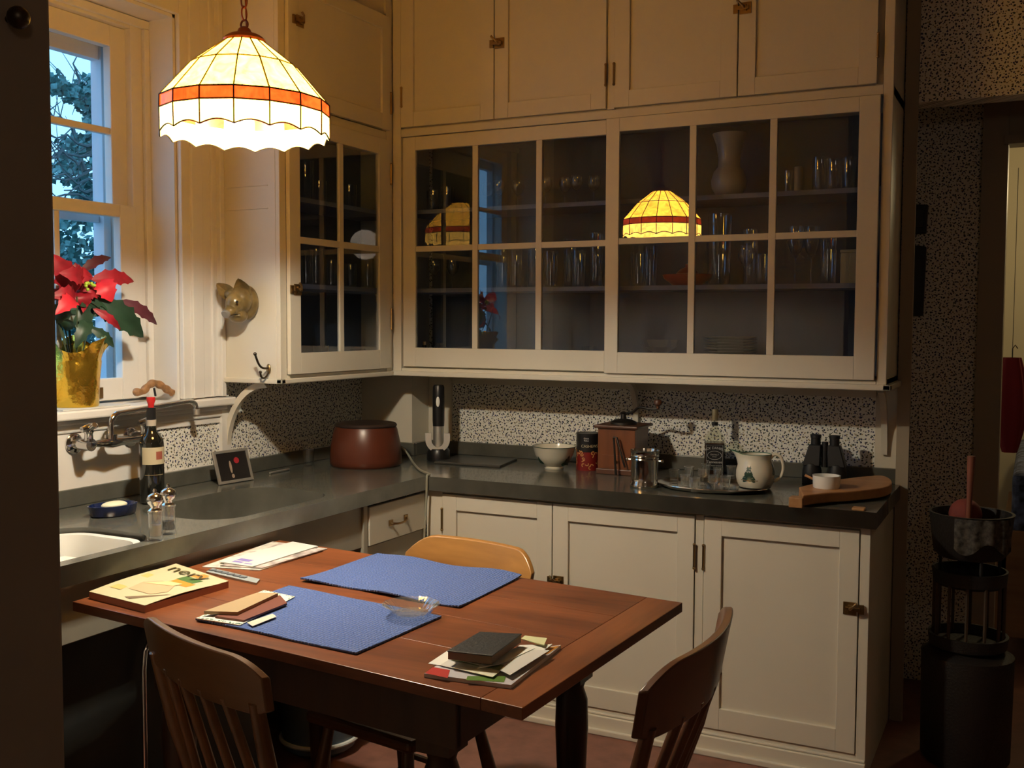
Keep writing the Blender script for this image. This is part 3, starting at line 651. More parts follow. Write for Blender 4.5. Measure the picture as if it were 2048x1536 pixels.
# ---------------------------------------------------------------- chairs
CW_L = wood('honey_chair_wood', (.20, .08, .02), (.48, .235, .06), .3, 5, 'X', 6, .4)
CW_D = wood('brown_chair_wood', (.08, .034, .013), (.18, .08, .028), .3, 5, 'X', 6, .4)
CW_R = wood('dark_red_chair_wood', (.07, .028, .014), (.15, .06, .028), .32, 5, 'X', 6, .4)
def chair(label, loc, rz, mat, W=.46, top=.85, crest_h=.125, lean=.10, bow=.05, mat2=None, seat_z=.46, drop=.055):
    t = thing('spindle_back_chair', label, 'chair', loc, rz, 'kitchen chairs round the table')
    mat2 = mat2 or mat
    def yb(z): return -.19-lean*(z-seat_z)/(top-seat_z)
    def cp(u, z):  # crest sheet: u in -1..1
        return Vector((W/2*u, yb(z)-bow*(1-u*u), z))
    def fn(u, v_):
        uu = 2*u-1; e_ = abs(uu)
        zt = top-drop*max(0, (e_-.62)/.38)**2.2; zb = top-crest_h+.006*e_+.012*max(0, (e_-.8)/.2)**2+.02*(1-e_*e_)*0
        z = zb+(zt-zb)*v_
        return cp(uu*(1-.015*(1-v_)), z)
    m = MB(); m.sheet(fn, 28, 6, (0, -.018, .002)); m.build('crest_rail', mat, t, smooth=True, bevel=.003)
    m = MB()
    pts = [(-.19, .19), (.19, .19), (.205, .02), (.18, -.19), (-.18, -.19), (-.205, .02)]
    m.prism(pts, seat_z-.035, seat_z); m.build('seat', mat2, t, bevel=.012, seg=3)
    for s_ in (-1, 1):
        m = MB(); zt = top-crest_h+.03
        m.tube([(s_*.165, -.17, seat_z-.01), (s_*(W/2-.045), yb(zt-.15)-.012, zt-.15), (s_*(W/2-.035), yb(zt)-.012-bow*.2, zt)], [.013, .016, .013], 12); m.build('back_post', mat2, t, smooth=True)
    for s_ in (-.55, -.19, .19, .55):
        m = MB(); zt = top-crest_h+.02
        m.tube([(s_*.26, -.175, seat_z-.01), (s_*W*.44, yb(zt)-.010-bow*(1-(s_*.88)**2), zt)], [.009, .010], 10); m.build('spindle', mat2, t, smooth=True)
    for sx in (-1, 1):
        for (yy, ys) in ((.14, .20), (-.14, -.23)):
            m = MB(); m.tube([(sx*.14, yy, seat_z-.03), (sx*.165, (yy+ys)/2, .24), (sx*.195, ys, 0)], [.015, .021, .012], 12); m.build('leg', mat2, t, smooth=True)
    m = MB(); m.tube([(-.172, .17, .20), (.172, .17, .20)], .010, 8).tube([(-.165, -.185, .22), (.165, -.185, .22)], .010, 8).tube([(-.17, .17, .17), (-.17, -.19, .17)], .009, 8).tube([(.17, .17, .17), (.17, -.19, .17)], .009, 8)
    m.build('stretcher', mat2, t)
    return t
def place_chair(pa, pb, h, **kw):
    """crest top from point pa to pb (photo pixels) at height h; seated side on the left of a->b"""
    A = at(*pa, 'z', h); B = at(*pb, 'z', h); d = (B-A); w_ = d.length; d.normalize(); M_ = (A+B)/2
    rz = math.atan2(d.y, d.x); fwd = Vector((-math.sin(rz), math.cos(rz), 0)); lean = kw.get('lean', .10)
    loc = M_+fwd*(.19+lean); loc.z = 0
    return loc, rz, w_
loc, rz, w_ = place_chair((1066, 1112), (806, 1070), .86)
chair('honey coloured wooden chair behind the table with its broad back rail to the cupboards', loc+Vector((0, .02, 0)), rz, CW_L, W=.475, top=.86, crest_h=.135, mat2=CW_D)
loc, rz, w_ = place_chair((298, 1232), (536, 1340), .93, lean=.09)
chair('brown wooden spindle back chair at the near side of the table, back to the viewer', loc, rz, CW_D, W=w_*1.0, top=.945, crest_h=.108, lean=.09, bow=.03, drop=.03)
loc, rz, w_ = place_chair((1312, 1370), (1467, 1213), .93, lean=.09)
chair('dark wooden chair at the right end of the table seen edge on', loc+Vector((-.028, .01, 0)), rz, CW_R, W=w_, top=.945, crest_h=.135, lean=.09, bow=.05, drop=.035)
# ================================================================ things on the left counter and window sill
ORD = ['first', 'second', 'third', 'fourth', 'fifth', 'sixth', 'seventh', 'eighth', 'ninth', 'tenth', 'eleventh', 'twelfth', 'thirteenth', 'fourteenth']
RED = P('glossy_red', (.55, .02, .02), .35)
GLD = P('gold_foil', (.85, .52, .06), .22, .95, bump=1.0, bscale=26)
# ---- poinsettia
q = at(152, 806, 'z', 1.229); po = thing('potted_poinsettia', 'red poinsettia in a pot wrapped in crinkled gold foil on the window stool', 'plant', (-.035, at(152, 806, 'x', -.035).y, 1.232))
PX = -.035; kpx = 1.0
def pp(px, py, dx=0): return at(px, py, 'x', PX+dx)-po.location
rb = (pp(192, 800)-pp(118, 800)).length/2; ht = pp(150, 688).z
m = MB(); n = 48; rings = []
for (z, r, wv) in ((0, rb*.93, 0), (.006, rb*.96, 0), (ht*.4, rb*1.02, .002), (ht*.72, rb*1.12, .003), (ht*.76, rb*1.10, .004), (ht*.95, rb*1.26, .010), (ht*1.0, rb*1.34, .018), (ht*.985, rb*1.28, .016), (ht*.7, rb*1.0, .003), (ht*.68, .005, 0)):
    ring = []
    for k in range(n):
        a = 2*PI*k/n; rr = r+wv*(math.sin(5*a+1)+.6*math.sin(11*a)); zz = z+(wv*1.6*math.sin(3*a+.6) if z > ht*.8 else 0)+(.055*math.exp(-((a-1.15)/.22)**2) if z > ht*.9 else 0)
        ring.append(m.v((rr*math.cos(a), rr*math.sin(a), zz)))
    rings.append(ring)
for A_, B_ in zip(rings, rings[1:]):
    for k in range(n): m.face([A_[k], A_[(k+1) % n], B_[(k+1) % n], B_[k]])
m.face(rings[0][::-1]); m.face(rings[-1]); m.build('foil_wrap', GLD, po, smooth=True)
m = MB()
random.seed(11)
for i in range(9):
    a = random.uniform(0, 6.28); m.tube(bez((.02*math.cos(a), .02*math.sin(a), ht*.68), (.03*math.cos(a), .03*math.sin(a), ht*1.1), (.05*math.cos(a), .06*math.sin(a), ht*1.4), (.07*math.cos(a), .09*math.sin(a), ht*1.75), 6), .0025, 6)
m.build('stems', P('plant_stem', (.05, .07, .03), .6), po)
LR = P('red_bract', (.30, .008, .018), .5, var=.35, vscale=20); LB = P('bright_red_bract', (.60, .02, .035), .5, var=.15, vscale=20); LG = P('dark_green_leaf', (.018, .05, .025), .45, var=.3, vscale=20); LM = P('maroon_leaf', (.10, .02, .03), .5, var=.3)
def leaf(name, mat, b, t_, w_, droop=.012, fold=.25):
    b = Vector(b); t_ = Vector(t_); d = t_-b; L_ = d.length; d.normalize()
    s_ = d.cross(Vector((.75, -.65, .25))).normalized(); nn = s_.cross(d).normalized()
    def fn(u, v_):
        wid = w_*(math.sin(PI*min(1, u**.8))**.8)*(1+.18*math.sin(9*u*PI)*(.3 if u < .2 or u > .8 else 1)) if u < 1 else 0
        x = (v_-.5)*wid
        return b+d*L_*u+s_*x+nn*(abs(x)*fold+.02*math.sin(PI*u)-.0)-Vector((0, 0, droop*u*u))
    m = MB(); m.sheet(fn, 14, 6); return m.build(name, mat, po, smooth=True)
for (mt, b, t_, w_, db, dt) in (
    (LR, (150, 585), (104, 500), .085, .0, .02), (LR, (160, 580), (150, 518), .07, -.02, 0), (LM, (160, 545), (222, 508), .035, -.02, -.03), (LR, (182, 560), (268, 556), .055, .02, .03),
    (LB, (200, 560), (224, 597), .07, .03, .06), (LR, (165, 560), (118, 538), .06, .03, .05), (LR, (150, 595), (100, 585), .06, .02, .03), (LB, (150, 600), (110, 622), .055, .04, .06), (LR, (190, 575), (240, 545), .045, -.02, 0),
    (LG, (195, 600), (287, 668), .085, .03, .05), (LM, (242, 600), (314, 643), .042, .01, .02), (LG, (165, 590), (232, 605), .075, .01, .01), (LG, (155, 600), (170, 668), .07, .0, .02), (LR, (185, 617), (242, 655), .028, .04, .06),
    (LG, (178, 655), (228, 688), .035, .02, .03), (LG, (150, 605), (112, 640), .06, -.02, -.02), (LR, (160, 590), (196, 580), .06, .01, .02), (LG, (170, 600), (240, 640), .07, -.02, -.02), (LR, (140, 560), (185, 545), .06, .0, .02), (LG, (180, 640), (150, 690), .05, .03, .04)):
    leaf('bract' if mt in (LR, LB) else 'leaf', mt, pp(*b, db), pp(*t_, dt), w_)
random.seed(4)
for i in range(14):
    bx_, by_ = random.uniform(125, 200), random.uniform(575, 625); an = random.uniform(-.5, 3.6); ln = random.uniform(38, 62)
    leaf(*(('bract', LR) if by_ < 596 else ('leaf', LG)), pp(bx_, by_, random.uniform(-.07, .02)), pp(bx_+ln*math.cos(an), by_+ln*.6*math.sin(an), random.uniform(-.1, .04)), random.uniform(.045, .075))
m = MB()
for i in range(8):
    c0 = pp(180+random.uniform(-9, 9), 572+random.uniform(-7, 7), .05); m.ball(c0, .006, 8)
m.build('yellow_green_buds', P('bud_green', (.35, .50, .04), .5), po, smooth=True)
q = at(150, 815, 'z', 1.226)
t = thing('plant_saucer_paper', 'flat white folded paper under the gold wrapped pot', 'paper', (-.035+.045, po.location.y+.02, 1.2265)); MB().box((-.085, -.14, 0), (.035, .14, .005)).build('sheet', PAPERW, t, bevel=.001)
# ---- ginger root
g0 = at(272, 793, 'z', 1.227); g1 = at(345, 783, 'z', 1.227)
t = thing('knobbly_root', 'knobbly tan root piece lying arched on the window stool', 'root', ((g0.x+g1.x)/2*0-.02, at(308, 790, 'x', -.02).y, 1.227))
def gp(px, py): return at(px, py, 'x', -.02)-t.location
def bake(m, name, mat, parent, voxel=.003):
    o = m.build(name, mat, parent); r = o.modifiers.new('remesh', 'REMESH'); r.mode = 'VOXEL'; r.voxel_size = voxel; r.use_smooth_shade = True
    return o
m = MB()
path = catmull([gp(270, 784), gp(285, 783), gp(296, 772), (gp(308, 766)), gp(322, 771), gp(334, 779), gp(345, 786)], 6); rad = [.0135+.002*math.sin(i*.9) for i in range(len(path))]
m.tube(path, rad, 10)
for i in range(14):
    c0 = random.choice(path); m.ball(c0+Vector((random.uniform(-.008, .008), random.uniform(-.006, .006), random.uniform(-.004, .006))), random.uniform(.006, .009), 8)
bake(m, 'body', P('tan_root', (.30, .15, .06), .6, var=.3, vscale=60), t)
m = MB(); m.tube([gp(308, 776), gp(311, 792)], .004, 8); m.build('rootlet', BLACKP, t)

# ---- faucet
fx = .085
def fp(px, py, x=fx): return at(px, py, 'x', x)
fc = thing('wall_faucet', 'chrome wall mounted kitchen faucet with long swivel spout and two handles', 'faucet', (0.014, fp(222, 880).y, 1.03))
c1 = fp(195, 890); c2 = fp(285, 876)
m = MB(); a = fp(178, 893); b = fp(222, 884); c = fp(290, 874); zc = b.z
a.z = c.z = zc
m.tube([a, a.lerp(b, .3), a.lerp(b, .6), b, b.lerp(c, .5), c], [.016, .011, .013, .021, .013, .014], 16); m.build('body', CHROME, fc, True, smooth=True)
for e_ in (a, c):
    m = MB(); yy = e_.y
    m.tube([(.014, yy, zc), (.020, yy, zc), (.026, yy, zc)], [.034, .034, .026], 24); m.tube([(.02, yy, zc), (.06, yy, zc), (fx+.012, yy, zc)], [.016, .019, .021], 16); m.build('flange', CHROME, fc, True, smooth=True)
    m = MB(); m.tube([(fx, yy, zc+.01), (fx, yy, zc+.035), (fx, yy, zc+.045)], [.015, .013, .018], 14); m.tube([(fx, yy-.028, zc+.052), (fx+.004, yy, zc+.056), (fx, yy+.03, zc+.060)], [.009, .014, .009], 12); m.tube([(fx, yy, zc+.05), (fx+.028, yy, zc+.066)], [.012, .009], 12)
    m.build('handle', CHROME, fc, True, smooth=True)
zt = at(300, 818, 'x', fx).z; e1 = fp(392, 812)
m = MB(); m.tube([(fx, b.y, zc), (fx, b.y, zc+.025)], .02, 16)
pts = [Vector((fx, b.y, zc+.02)), Vector((fx, b.y, zt-.045))]+[Vector((fx, b.y+.035*(1-math.cos(PI/2*i/6)), zt-.045+.04*math.sin(PI/2*i/6))) for i in range(1, 7)]
pts += [Vector((fx, e1.y-.04, zt+.016)), Vector((fx, e1.y-.02, zt+.014)), Vector((fx, e1.y-.004, zt+.002)), Vector((fx, e1.y+.002, zt-.02))]
m.tube(pts, .0095, 14); m.build('spout', CHROME, fc, True, smooth=True)
m = MB(); m.tube([(fx, e1.y+.002, zt-.016), (fx, e1.y+.003, zt-.036)], .0125, 14); m.build('aerator', STEEL, fc, True, smooth=True)

# ---- wine bottle
q = at(305, 1006, 'z', H); sc_ = (at(305, 815, 'y', q.y).z-H)/.30
wb = thing('wine_bottle', 'dark red wine bottle with cream label and red stopper by the faucet', 'bottle', (q.x, q.y, H))
k_ = sc_
BG = P('dark_bottle_glass', (.008, .008, .006), .06, spec=.8, coat=.5)
m = MB(); m.lathe([(.030*k_, 0), (.036*k_, .004*k_), (.037*k_, .02*k_), (.037*k_, .185*k_), (.035*k_, .20*k_), (.026*k_, .215*k_), (.016*k_, .226*k_), (.0145*k_, .245*k_)], 40); m.build('glass_body', BG, wb, smooth=True)
m = MB(); m.lathe([(.0150*k_, .243*k_), (.0155*k_, .262*k_)], 28); m.build('neck_band', P('bottle_neck_band', (.45, .38, .30), .4), wb, smooth=True)
m = MB(); m.lathe([(.0142*k_, .262*k_), (.0142*k_, .295*k_), (.015*k_, .3*k_)], 28); m.build('neck_sleeve', BLACKP, wb, smooth=True)
m = MB(); m.lathe([(.009*k_, .298*k_), (.010*k_, .312*k_), (.0135*k_, .322*k_), (.0135*k_, .332*k_)], 20); m.build('stopper', RED, wb, smooth=True)
ca = math.atan2(CAM.y-q.y, CAM.x-q.x)
def cyl_patch(r, a0, a1, z0, z1, zb=None):
    m = MB(); m.sheet(lambda u, v_: ((r)*math.cos(a0+(a1-a0)*u), r*math.sin(a0+(a1-a0)*u), z0+(z1-z0)*v_-(zb(u) if zb and v_ < .01 else 0)), 20, 2); return m
lb = cyl_patch(.0375*k_, ca-.85, ca+1.5, .125*k_, .178*k_).build('label', P('cream_label', (.50, .43, .28), .6), wb, smooth=True)
cyl_patch(.0378*k_, ca+.35, ca+.95, .14*k_, .165*k_).build('seal', P('label_red_seal', (.30, .08, .05), .6), lb, smooth=True)
cyl_patch(.0378*k_, ca-.6, ca+1.0, .092*k_, .0932*k_).build('gold_line', P('label_gold', (.45, .33, .15), .5), lb, smooth=True)
def cyl_text(name, body, size, mat, parent, r, ac, zc_, ext=.0003):
    return text(name, body, size, mat, parent, lambda x, y, h: ((r+h)*math.cos(ac+x/r), (r+h)*math.sin(ac+x/r), zc_+y), ext)
# ---- soap dish
q = at(226, 1030, 'z', H); t = thing('soap_dish', 'oval navy blue ceramic soap dish by the near basin', 'dish', (q.x+.0, q.y, H), rotz=PI/2-.25)
def oval(m, prof, sx, sy): return m.lathe(prof, 36, (0, 0, 0), sx, sy)
m = MB(); oval(m, [(.84, 0), (.92, .004), (1.0, .030), (1.02, .034), (.96, .035), (.86, .014), (.02, .012)], .078, .052); m.build('dish', P('navy_glaze', (.008, .016, .07), .12, coat=.5), t, smooth=True)
t2 = thing('soap_bar', 'bar of white soap resting in the blue dish', 'soap', (q.x+.002, q.y+.004, H+.0215), rotz=PI/2-.25)
MB().ball((0, 0, .010), 1, 24, (.042, .026, .0125)).build('bar', P('white_soap', (.72, .70, .52), .4), t2, smooth=True)
# ---- mills
def mill(q, label, fill):
    t = thing('acrylic_mill', label, 'mill', (q.x, q.y, H), group='clear mills on the counter edge')
    m = MB(); m.lathe([(.021, 0), (.022, .006), (.019, .012), (.019, .075), (.021, .08), (.021, .083), (.017, .083), (.016, .014), (.001, .013)], 24); m.build('clear_body', CUTGLASS, t, smooth=True)
    m = MB(); m.lathe([(.0155, .015), (.0155, .018+.03*fill), (.002, .02+.03*fill)], 20); m.build('filling', P('white_salt', (.7, .7, .66), .8) if fill > .8 else P('dark_peppercorns', (.05, .03, .02), .8, bump=1, bscale=300), t, smooth=True)
    m = MB(); m.lathe([(.017, .083), (.019, .086), (.012, .092), (.014, .098), (.021, .106), (.0225, .116), (.019, .126), (.010, .132), (.005, .134), (.0055, .140), (.003, .145)], 28); m.build('chrome_head', CHROME, t, smooth=True)
mill(at(322, 1083, 'z', H)+Vector((-.02, .0, 0)), 'clear acrylic salt mill with chrome head, nearer one at the counter edge', .9); mill(at(348, 1070, 'z', H)+Vector((-.02, .0, 0)), 'clear acrylic pepper mill with chrome head, behind the salt mill', .7)
# ---- picture frame
a, b = at(440, 971, 'z', H), at(508, 960, 'z', H); d = (b-a); w_ = d.length; rz = math.atan2(d.y, d.x)
topl = at(428, 908, 'x', .03)
pf = thing('picture_frame', 'small silver framed dark photo leaning against the stone splash', 'picture', (a.x, a.y, H+.001), rot=(-.0, 0, 0))
th = .30; hh = .125
pf.rotation_euler = (0, 0, rz)
def lean(x, y, z): return (x, y*math.cos(th)+z*math.sin(th), z*math.cos(th)-y*math.sin(th)+.002)
m = MB()
for (x0, x1, z0, z1, y0, y1) in ((0, w_, 0, .010, 0, .008), (0, w_, hh-.010, hh, 0, .008), (0, .010, .01, hh-.01, 0, .008), (w_-.010, w_, .01, hh-.01, 0, .008)):
    m.hexa([lean(*p_) for p_ in ((x0, y0, z0), (x1, y0, z0), (x1, y1, z0), (x0, y1, z0))], [lean(*p_) for p_ in ((x0, y0, z1), (x1, y0, z1), (x1, y1, z1), (x0, y1, z1))])
m.build('frame', STEEL, pf)
m = MB(); m.sheet(lambda u, v_: lean(.009+(w_-.018)*u, .003, .009+(hh-.018)*v_), 1, 1, (0, .004, 0)); ph = m.build('photo', P('dark_photo_print', (.012, .010, .010), .2), pf)
def blob(name, mat, u0, v0, ru, rv, parent=ph, y=.0022):
    m = MB(); vs = [m.v(lean(u0+ru*math.cos(i*PI/9), y, v0+rv*math.sin(i*PI/9))) for i in range(18)]; m.face(vs); m.build(name, mat, parent)
blob('red_flower', P('photo_red', (.35, .02, .03), .4), w_*.62, hh*.66, .013, .012); blob('pale_figure', P('photo_pale', (.35, .25, .18), .4), w_*.42, hh*.48, .006, .024); blob('pale_spot', P('photo_pale', (.35, .25, .18), .4), w_*.44, hh*.20, .007, .008)
m = MB(); m.hexa([lean(*p_) for p_ in ((.0, .008, .0), (w_, .008, .0), (w_, .011, .0), (0, .011, .0))], [lean(*p_) for p_ in ((.0, .008, hh), (w_, .008, hh), (w_, .011, hh), (0, .011, hh))]); m.build('back_board', BLACKP, pf)
# ---- pen, little glass
a, b = at(540, 946, 'z', H+.005), at(579, 938, 'z', H+.005)
t = thing('steel_pen', 'thin silvery pen lying by the stone splash', 'pen', a); MB().tube([(0, 0, 0), (b-a)*.8, (b-a)], [.0045, .0045, .002], 10).build('barrel', STEEL, t, smooth=True)
q = at(617, 932, 'z', H); t = thing('small_glass_beaker', 'small clear glass standing left of the terracotta crock', 'glass', (q.x, q.y, H))
m = MB(); m.lathe([(.018, 0), (.022, .004), (.026, .085), (.0245, .085), (.0205, .008), (.001, .007)], 28); m.build('glass', GLASSW, t, smooth=True)
# ---- crock
q = at(712, 936, 'z', H); wd = (at(775, 925, 'y', q.y)-at(652, 925, 'y', q.y)).length*.5*.98; hc = at(712, 846, 'y', q.y+.05).z-H
ck = thing('terracotta_crock', 'squat red brown earthenware crock with a dark lid in the counter corner', 'crock', (q.x-.015, q.y+wd*.62, H))
m = MB(); m.lathe([(wd*.93, 0), (wd*.99, .01), (wd, .03), (wd*.97, hc*.5), (wd*.88, hc*.85), (wd*.83, hc*.93)], 48); m.build('body', P('red_brown_earthenware', (.10, .026, .013), .32, var=.15), ck, smooth=True)
m = MB(); m.lathe([(wd*.86, hc*.92), (wd*.87, hc*.95), (wd*.83, hc*.99), (wd*.4, hc*1.03), (.005, hc*1.03)], 48); m.build('lid', P('dark_brown_lid', (.03, .018, .014), .4), ck, smooth=True)
# ---- cord
yb_ = bs-.0
out = at(770, 858, 'y', yb_-.02)
t = thing('plug_cord', 'pale grey electrical cord running from the corner socket over the counter', 'cord', (out.x, out.y, out.z))
pts = [at(755, 842, 'y', yb_-.03), at(768, 858, 'y', yb_-.06), at(790, 882, 'y', yb_-.10), at(812, 903, 'y', -.35), at(826, 925, 'z', H+.006), at(840, 940, 'z', H+.006), Vector((DL+.004, DB+.022, H+.007)), Vector((DL+.010, DB-.004, H+.005)), Vector((DL+.012, DB-.010, H-.012)), Vector((DL+.010, DB-.010, H-.07)), Vector((DL+.008, DB-.012, .78)), Vector((DL+.006, DB-.03, .55)), Vector((DL+.016, DB-.05, .2)), Vector((DL+.03, DB-.08, .01))]
m = MB(); m.tube(catmull(pts, 6), .0048, 8); m.build('cable', P('grey_flex', (.30, .29, .22), .5), t, True, smooth=True)
m = MB(); m.box((out.x-.012, yb_-.036, out.z-.014), (out.x+.016, yb_-.004, out.z+.012)); m.tube([(out.x+.01, yb_-.02, out.z-.02), (out.x+.035, yb_-.02, out.z-.024)], .003, 6); m.build('plug', BLACKP, t, True)

# ================================================================ back counter
# ---- bottle opener
q = at(877, 930, 'z', H); q = Vector((q.x, -.26, H)); hh = at(880, 770, 'y', -.26).z-H
qx = at(877, 900, 'y', -.26).x
t = thing('electric_corkscrew', 'black and steel electric corkscrew standing in its charging base', 'opener', (qx, -.26, H), rotz=.42)
k_ = hh/.30
m = MB(); m.lathe([(.050, 0), (.052, .01), (.049, .045), (.043, .055), (.002, .056)], 36); m.build('base', BLACKP, t, smooth=True)
# U cradle
def arc_u(a):
    return Vector((.052*math.cos(a), 0, .098+.062*math.sin(a)))
m = MB(); N_ = 20
prev = None
outer = [Vector((-.054, 0, .125))]+[Vector((.054*math.cos(PI+PI*i/N_), 0, .100+.060*math.sin(PI+PI*i/N_))) for i in range(N_+1)]+[Vector((.054, 0, .125))]
inner = [Vector((-.027, 0, .125))]+[Vector((.027*math.cos(PI+PI*i/N_), 0, .095+.032*math.sin(PI+PI*i/N_))) for i in range(N_+1)]+[Vector((.027, 0, .125))]
for i in range(len(outer)-1):
    lo = [outer[i], outer[i+1], inner[i+1], inner[i]]
    m.hexa([p_+Vector((0, -.036, 0)) for p_ in lo], [p_+Vector((0, -.028, 0)) for p_ in lo])
m.build('cradle_plate', STEEL, t)
m = MB(); m.lathe([(.022, .057), (.024, .065), (.024, .138*k_)], 28); m.build('steel_collar', STEEL, t, smooth=True)
m = MB(); m.lathe([(.025, .138*k_), (.0265, .16*k_), (.0262, .25*k_), (.025, .292*k_), (.021, .30*k_), (.001, .30*k_)], 32); hd = m.build('handle', BLACKP, t, smooth=True)
m = MB(); m.ball((0, -.0245, .235*k_), 1, 20, (.0085, .004, .022*k_)); m.build('oval_glint', P('painted_glint_white', (.92, .90, .82), .25), hd, smooth=True)  # white oval paints the bright glint on the handle
# ---- flat slate
zt_ = H+.010
c = [at(868, 923, 'z', zt_), at(1000, 931, 'z', zt_), at(1035, 916, 'z', zt_), at(915, 909, 'z', zt_)]
t = thing('flat_dark_tile', 'flat dark square tile lying beside the corkscrew', 'tile', (sum(p_.x for p_ in c)/4, sum(p_.y for p_ in c)/4, H))
m = MB(); m.hexa([Vector((p_.x, p_.y, H))-t.location+Vector((0, 0, .0005)) for p_ in c], [p_-t.location for p_ in c]); m.build('slab', P('dark_slate', (.045, .045, .04), .35), t, bevel=.002)
# ---- bowl
GRN = P('dark_green_decal', (.015, .05, .03), .3)
q = at(1104, 938, 'z', H); bw = (at(1146, 900, 'y', q.y)-at(1063, 900, 'y', q.y)).length/2; bh = at(1104, 893, 'y', q.y-.0).z-H
bl = thing('painted_bowl', 'cream footed bowl painted with a dark fir sprig', 'bowl', (q.x, q.y+.02, H)); bw *= .97
m = MB(); m.lathe([(bw*.42, 0), (bw*.44, .006), (bw*.40, .010), (bw*.66, .028), (bw*.86, bh*.6), (bw*.98, bh*.97), (bw, bh), (bw*.97, bh), (bw*.83, bh*.6), (bw*.6, .032), (.002, .020)], 44); m.build('bowl', CHINA, bl, smooth=True)
m = MB(); m.tube([(bw*.99*math.cos(i*PI/22), bw*.99*math.sin(i*PI/22), bh) for i in range(44)], .0014, 6, closed=True); m.build('green_rim', GRN, bl)
def bowl_r(z): return bw*(.66+(.98-.66)*((z-.028)/(bh*.97-.028))**.62) if z > .028 else bw*.66
def tree_decal(parent, rf, ac, z0, hgt, wid, seed=1):
    random.seed(seed); m = MB()
    for lv in range(6):
        zz = z0+hgt*lv/6; ww = wid*(1-lv/6.5)*(1.0 if lv % 2 else .8)
        for k in range(max(2, int(ww/.004))):
            u = -ww/2+ww*(k+.5)/max(2, int(ww/.004))+random.uniform(-.001, .001); s_ = .0058; z_ = zz+random.uniform(-.001, .002)-.2*abs(u)
            vs = []
            for (du, dz) in ((-s_, -s_*.7), (0, -s_), (s_, -s_*.6), (0, s_*1.3)):
                r = rf(z_+dz)+.0006; a = ac+(u+du)/r; vs.append(m.v((r*math.cos(a), r*math.sin(a), z_+dz)))
            m.face(vs)
    return m.build('fir_decal', GRN, parent)
ca = math.atan2(CAM.y-bl.location.y, CAM.x-bl.location.x)
tree_decal(bl, bowl_r, ca+.9, .025, .035, .05, 2)
tree_decal(bl, bowl_r, ca-1.0, .030, .022, .03, 3)
# ---- nut can
q = at(1172, 940, 'z', H); cr_ = (at(1196, 900, 'y', q.y)-at(1152, 900, 'y', q.y)).length/2; chh = at(1172, 866, 'y', q.y).z-H
cn = thing('cashew_can', 'black and red can of cashews beside the wooden coffee grinder', 'can', (q.x, q.y+.02, H))
ca = math.atan2(CAM.y-cn.location.y, CAM.x-cn.location.x)
m = MB(); m.lathe([(cr_*.99, 0), (cr_, .003), (cr_, chh*.5)], 40, capt=False); m.build('red_lower', P('can_red_print', (.20, .015, .012), .3, coat=.3), cn, smooth=True)
m = MB(); m.lathe([(cr_, chh*.5), (cr_, chh*.96)], 40, capb=False); up = m.build('black_upper', BLACKP, cn, smooth=True)
m = MB(); m.lathe([(cr_*1.01, chh*.95), (cr_*1.02, chh), (cr_*.95, chh), (cr_*.94, chh*.985), (.002, chh*.985)], 40); m.build('lid', P('black_lid', (.02, .02, .02), .3), cn, smooth=True)
cyl_text('can_lettering', 'CASHEWS', .0165, P('print_cream', (.55, .46, .28), .5), up, cr_+.0006, ca+.15, chh*.66)
text('small_mark', 'Great\nValue', .009, P('print_white', (.7, .7, .66), .5), up, lambda x, y, h: ((cr_+.0006+h)*math.cos(ca-.15+x/cr_), (cr_+.0006+h)*math.sin(ca-.15+x/cr_), chh*.84+y), .0003)
random.seed(5); CSH = P('cashew_print', (.55, .27, .09), .5, var=.3, vscale=80)
for i in range(26):
    a0 = ca+random.uniform(-1.4, 1.4); z0 = random.uniform(.012, chh*.52); rt = random.uniform(0, 6.28); m = MB(); vs_o = []; vs_i = []
    for k in range(7):
        an = rt+PI*1.1*k/6
        for (R_, L_) in ((.0085, vs_o), (.0045, vs_i)):
            x_ = R_*math.cos(an); z_ = z0+R_*math.sin(an); r = cr_+.0005+.0002*(i % 5); L_.append(m.v((r*math.cos(a0+x_/r), r*math.sin(a0+x_/r), z_)))
    for k in range(6): m.face([vs_o[k], vs_o[k+1], vs_i[k+1], vs_i[k]])
    o = m.build('printed_cashew', CSH, cn)
# ---- coffee grinder
WG = wood('grinder_wood', (.10, .028, .010), (.22, .07, .022), .35, 7, 'Z', 6, .2); WGD = wood('grinder_dark_wood', (.06, .022, .012), (.12, .045, .022), .4, 7, 'X', 6)
g0, g1 = at(1196, 947, 'z', H), at(1262, 953, 'z', H)
gw = .165; gh = at(1230, 853, 'y', g0.y).z-H
gr = thing('coffee_grinder', 'old square wooden coffee grinder with iron crank', 'grinder', ((g0.x+g1.x)/2+.004, g0.y+gw/2-.0, H)); hw = abs(g1.x-g0.x)/2+.006; hd_ = hw
gr.location.y = g0.y+hd_+.0
m = MB(); m.box((-hw, -hd_, .012), (hw, hd_, gh-.008)); m.build('wooden_box', WG, gr, bevel=.002)
m = MB(); m.box((-hw-.006, -hd_-.006, 0), (hw+.006, hd_+.006, .022)); m.build('base_board', WGD, gr, bevel=.003)
m = MB(); m.box((-hw-.014, -hd_-.014, gh-.008), (hw+.014, hd_+.014, gh+.004)); m.build('top_board', WGD, gr, bevel=.004)
m = MB(); m.box((-hw*.75, -hd_-.003, .03), (hw*.75, -hd_+.001, .078)).ball((0, -hd_-.008, .054), .007, 10); m.build('drawer', WG, gr)
IRON = P('dark_cast_iron', (.03, .025, .02), .45, .6)
m = MB(); m.lathe([(.055, gh+.004), (.054, gh+.012), (.035, gh+.022), (.012, gh+.026), (.010, gh+.045), (.014, gh+.05), (.004, gh+.055)], 28); m.build('hopper_plate', IRON, gr, smooth=True)
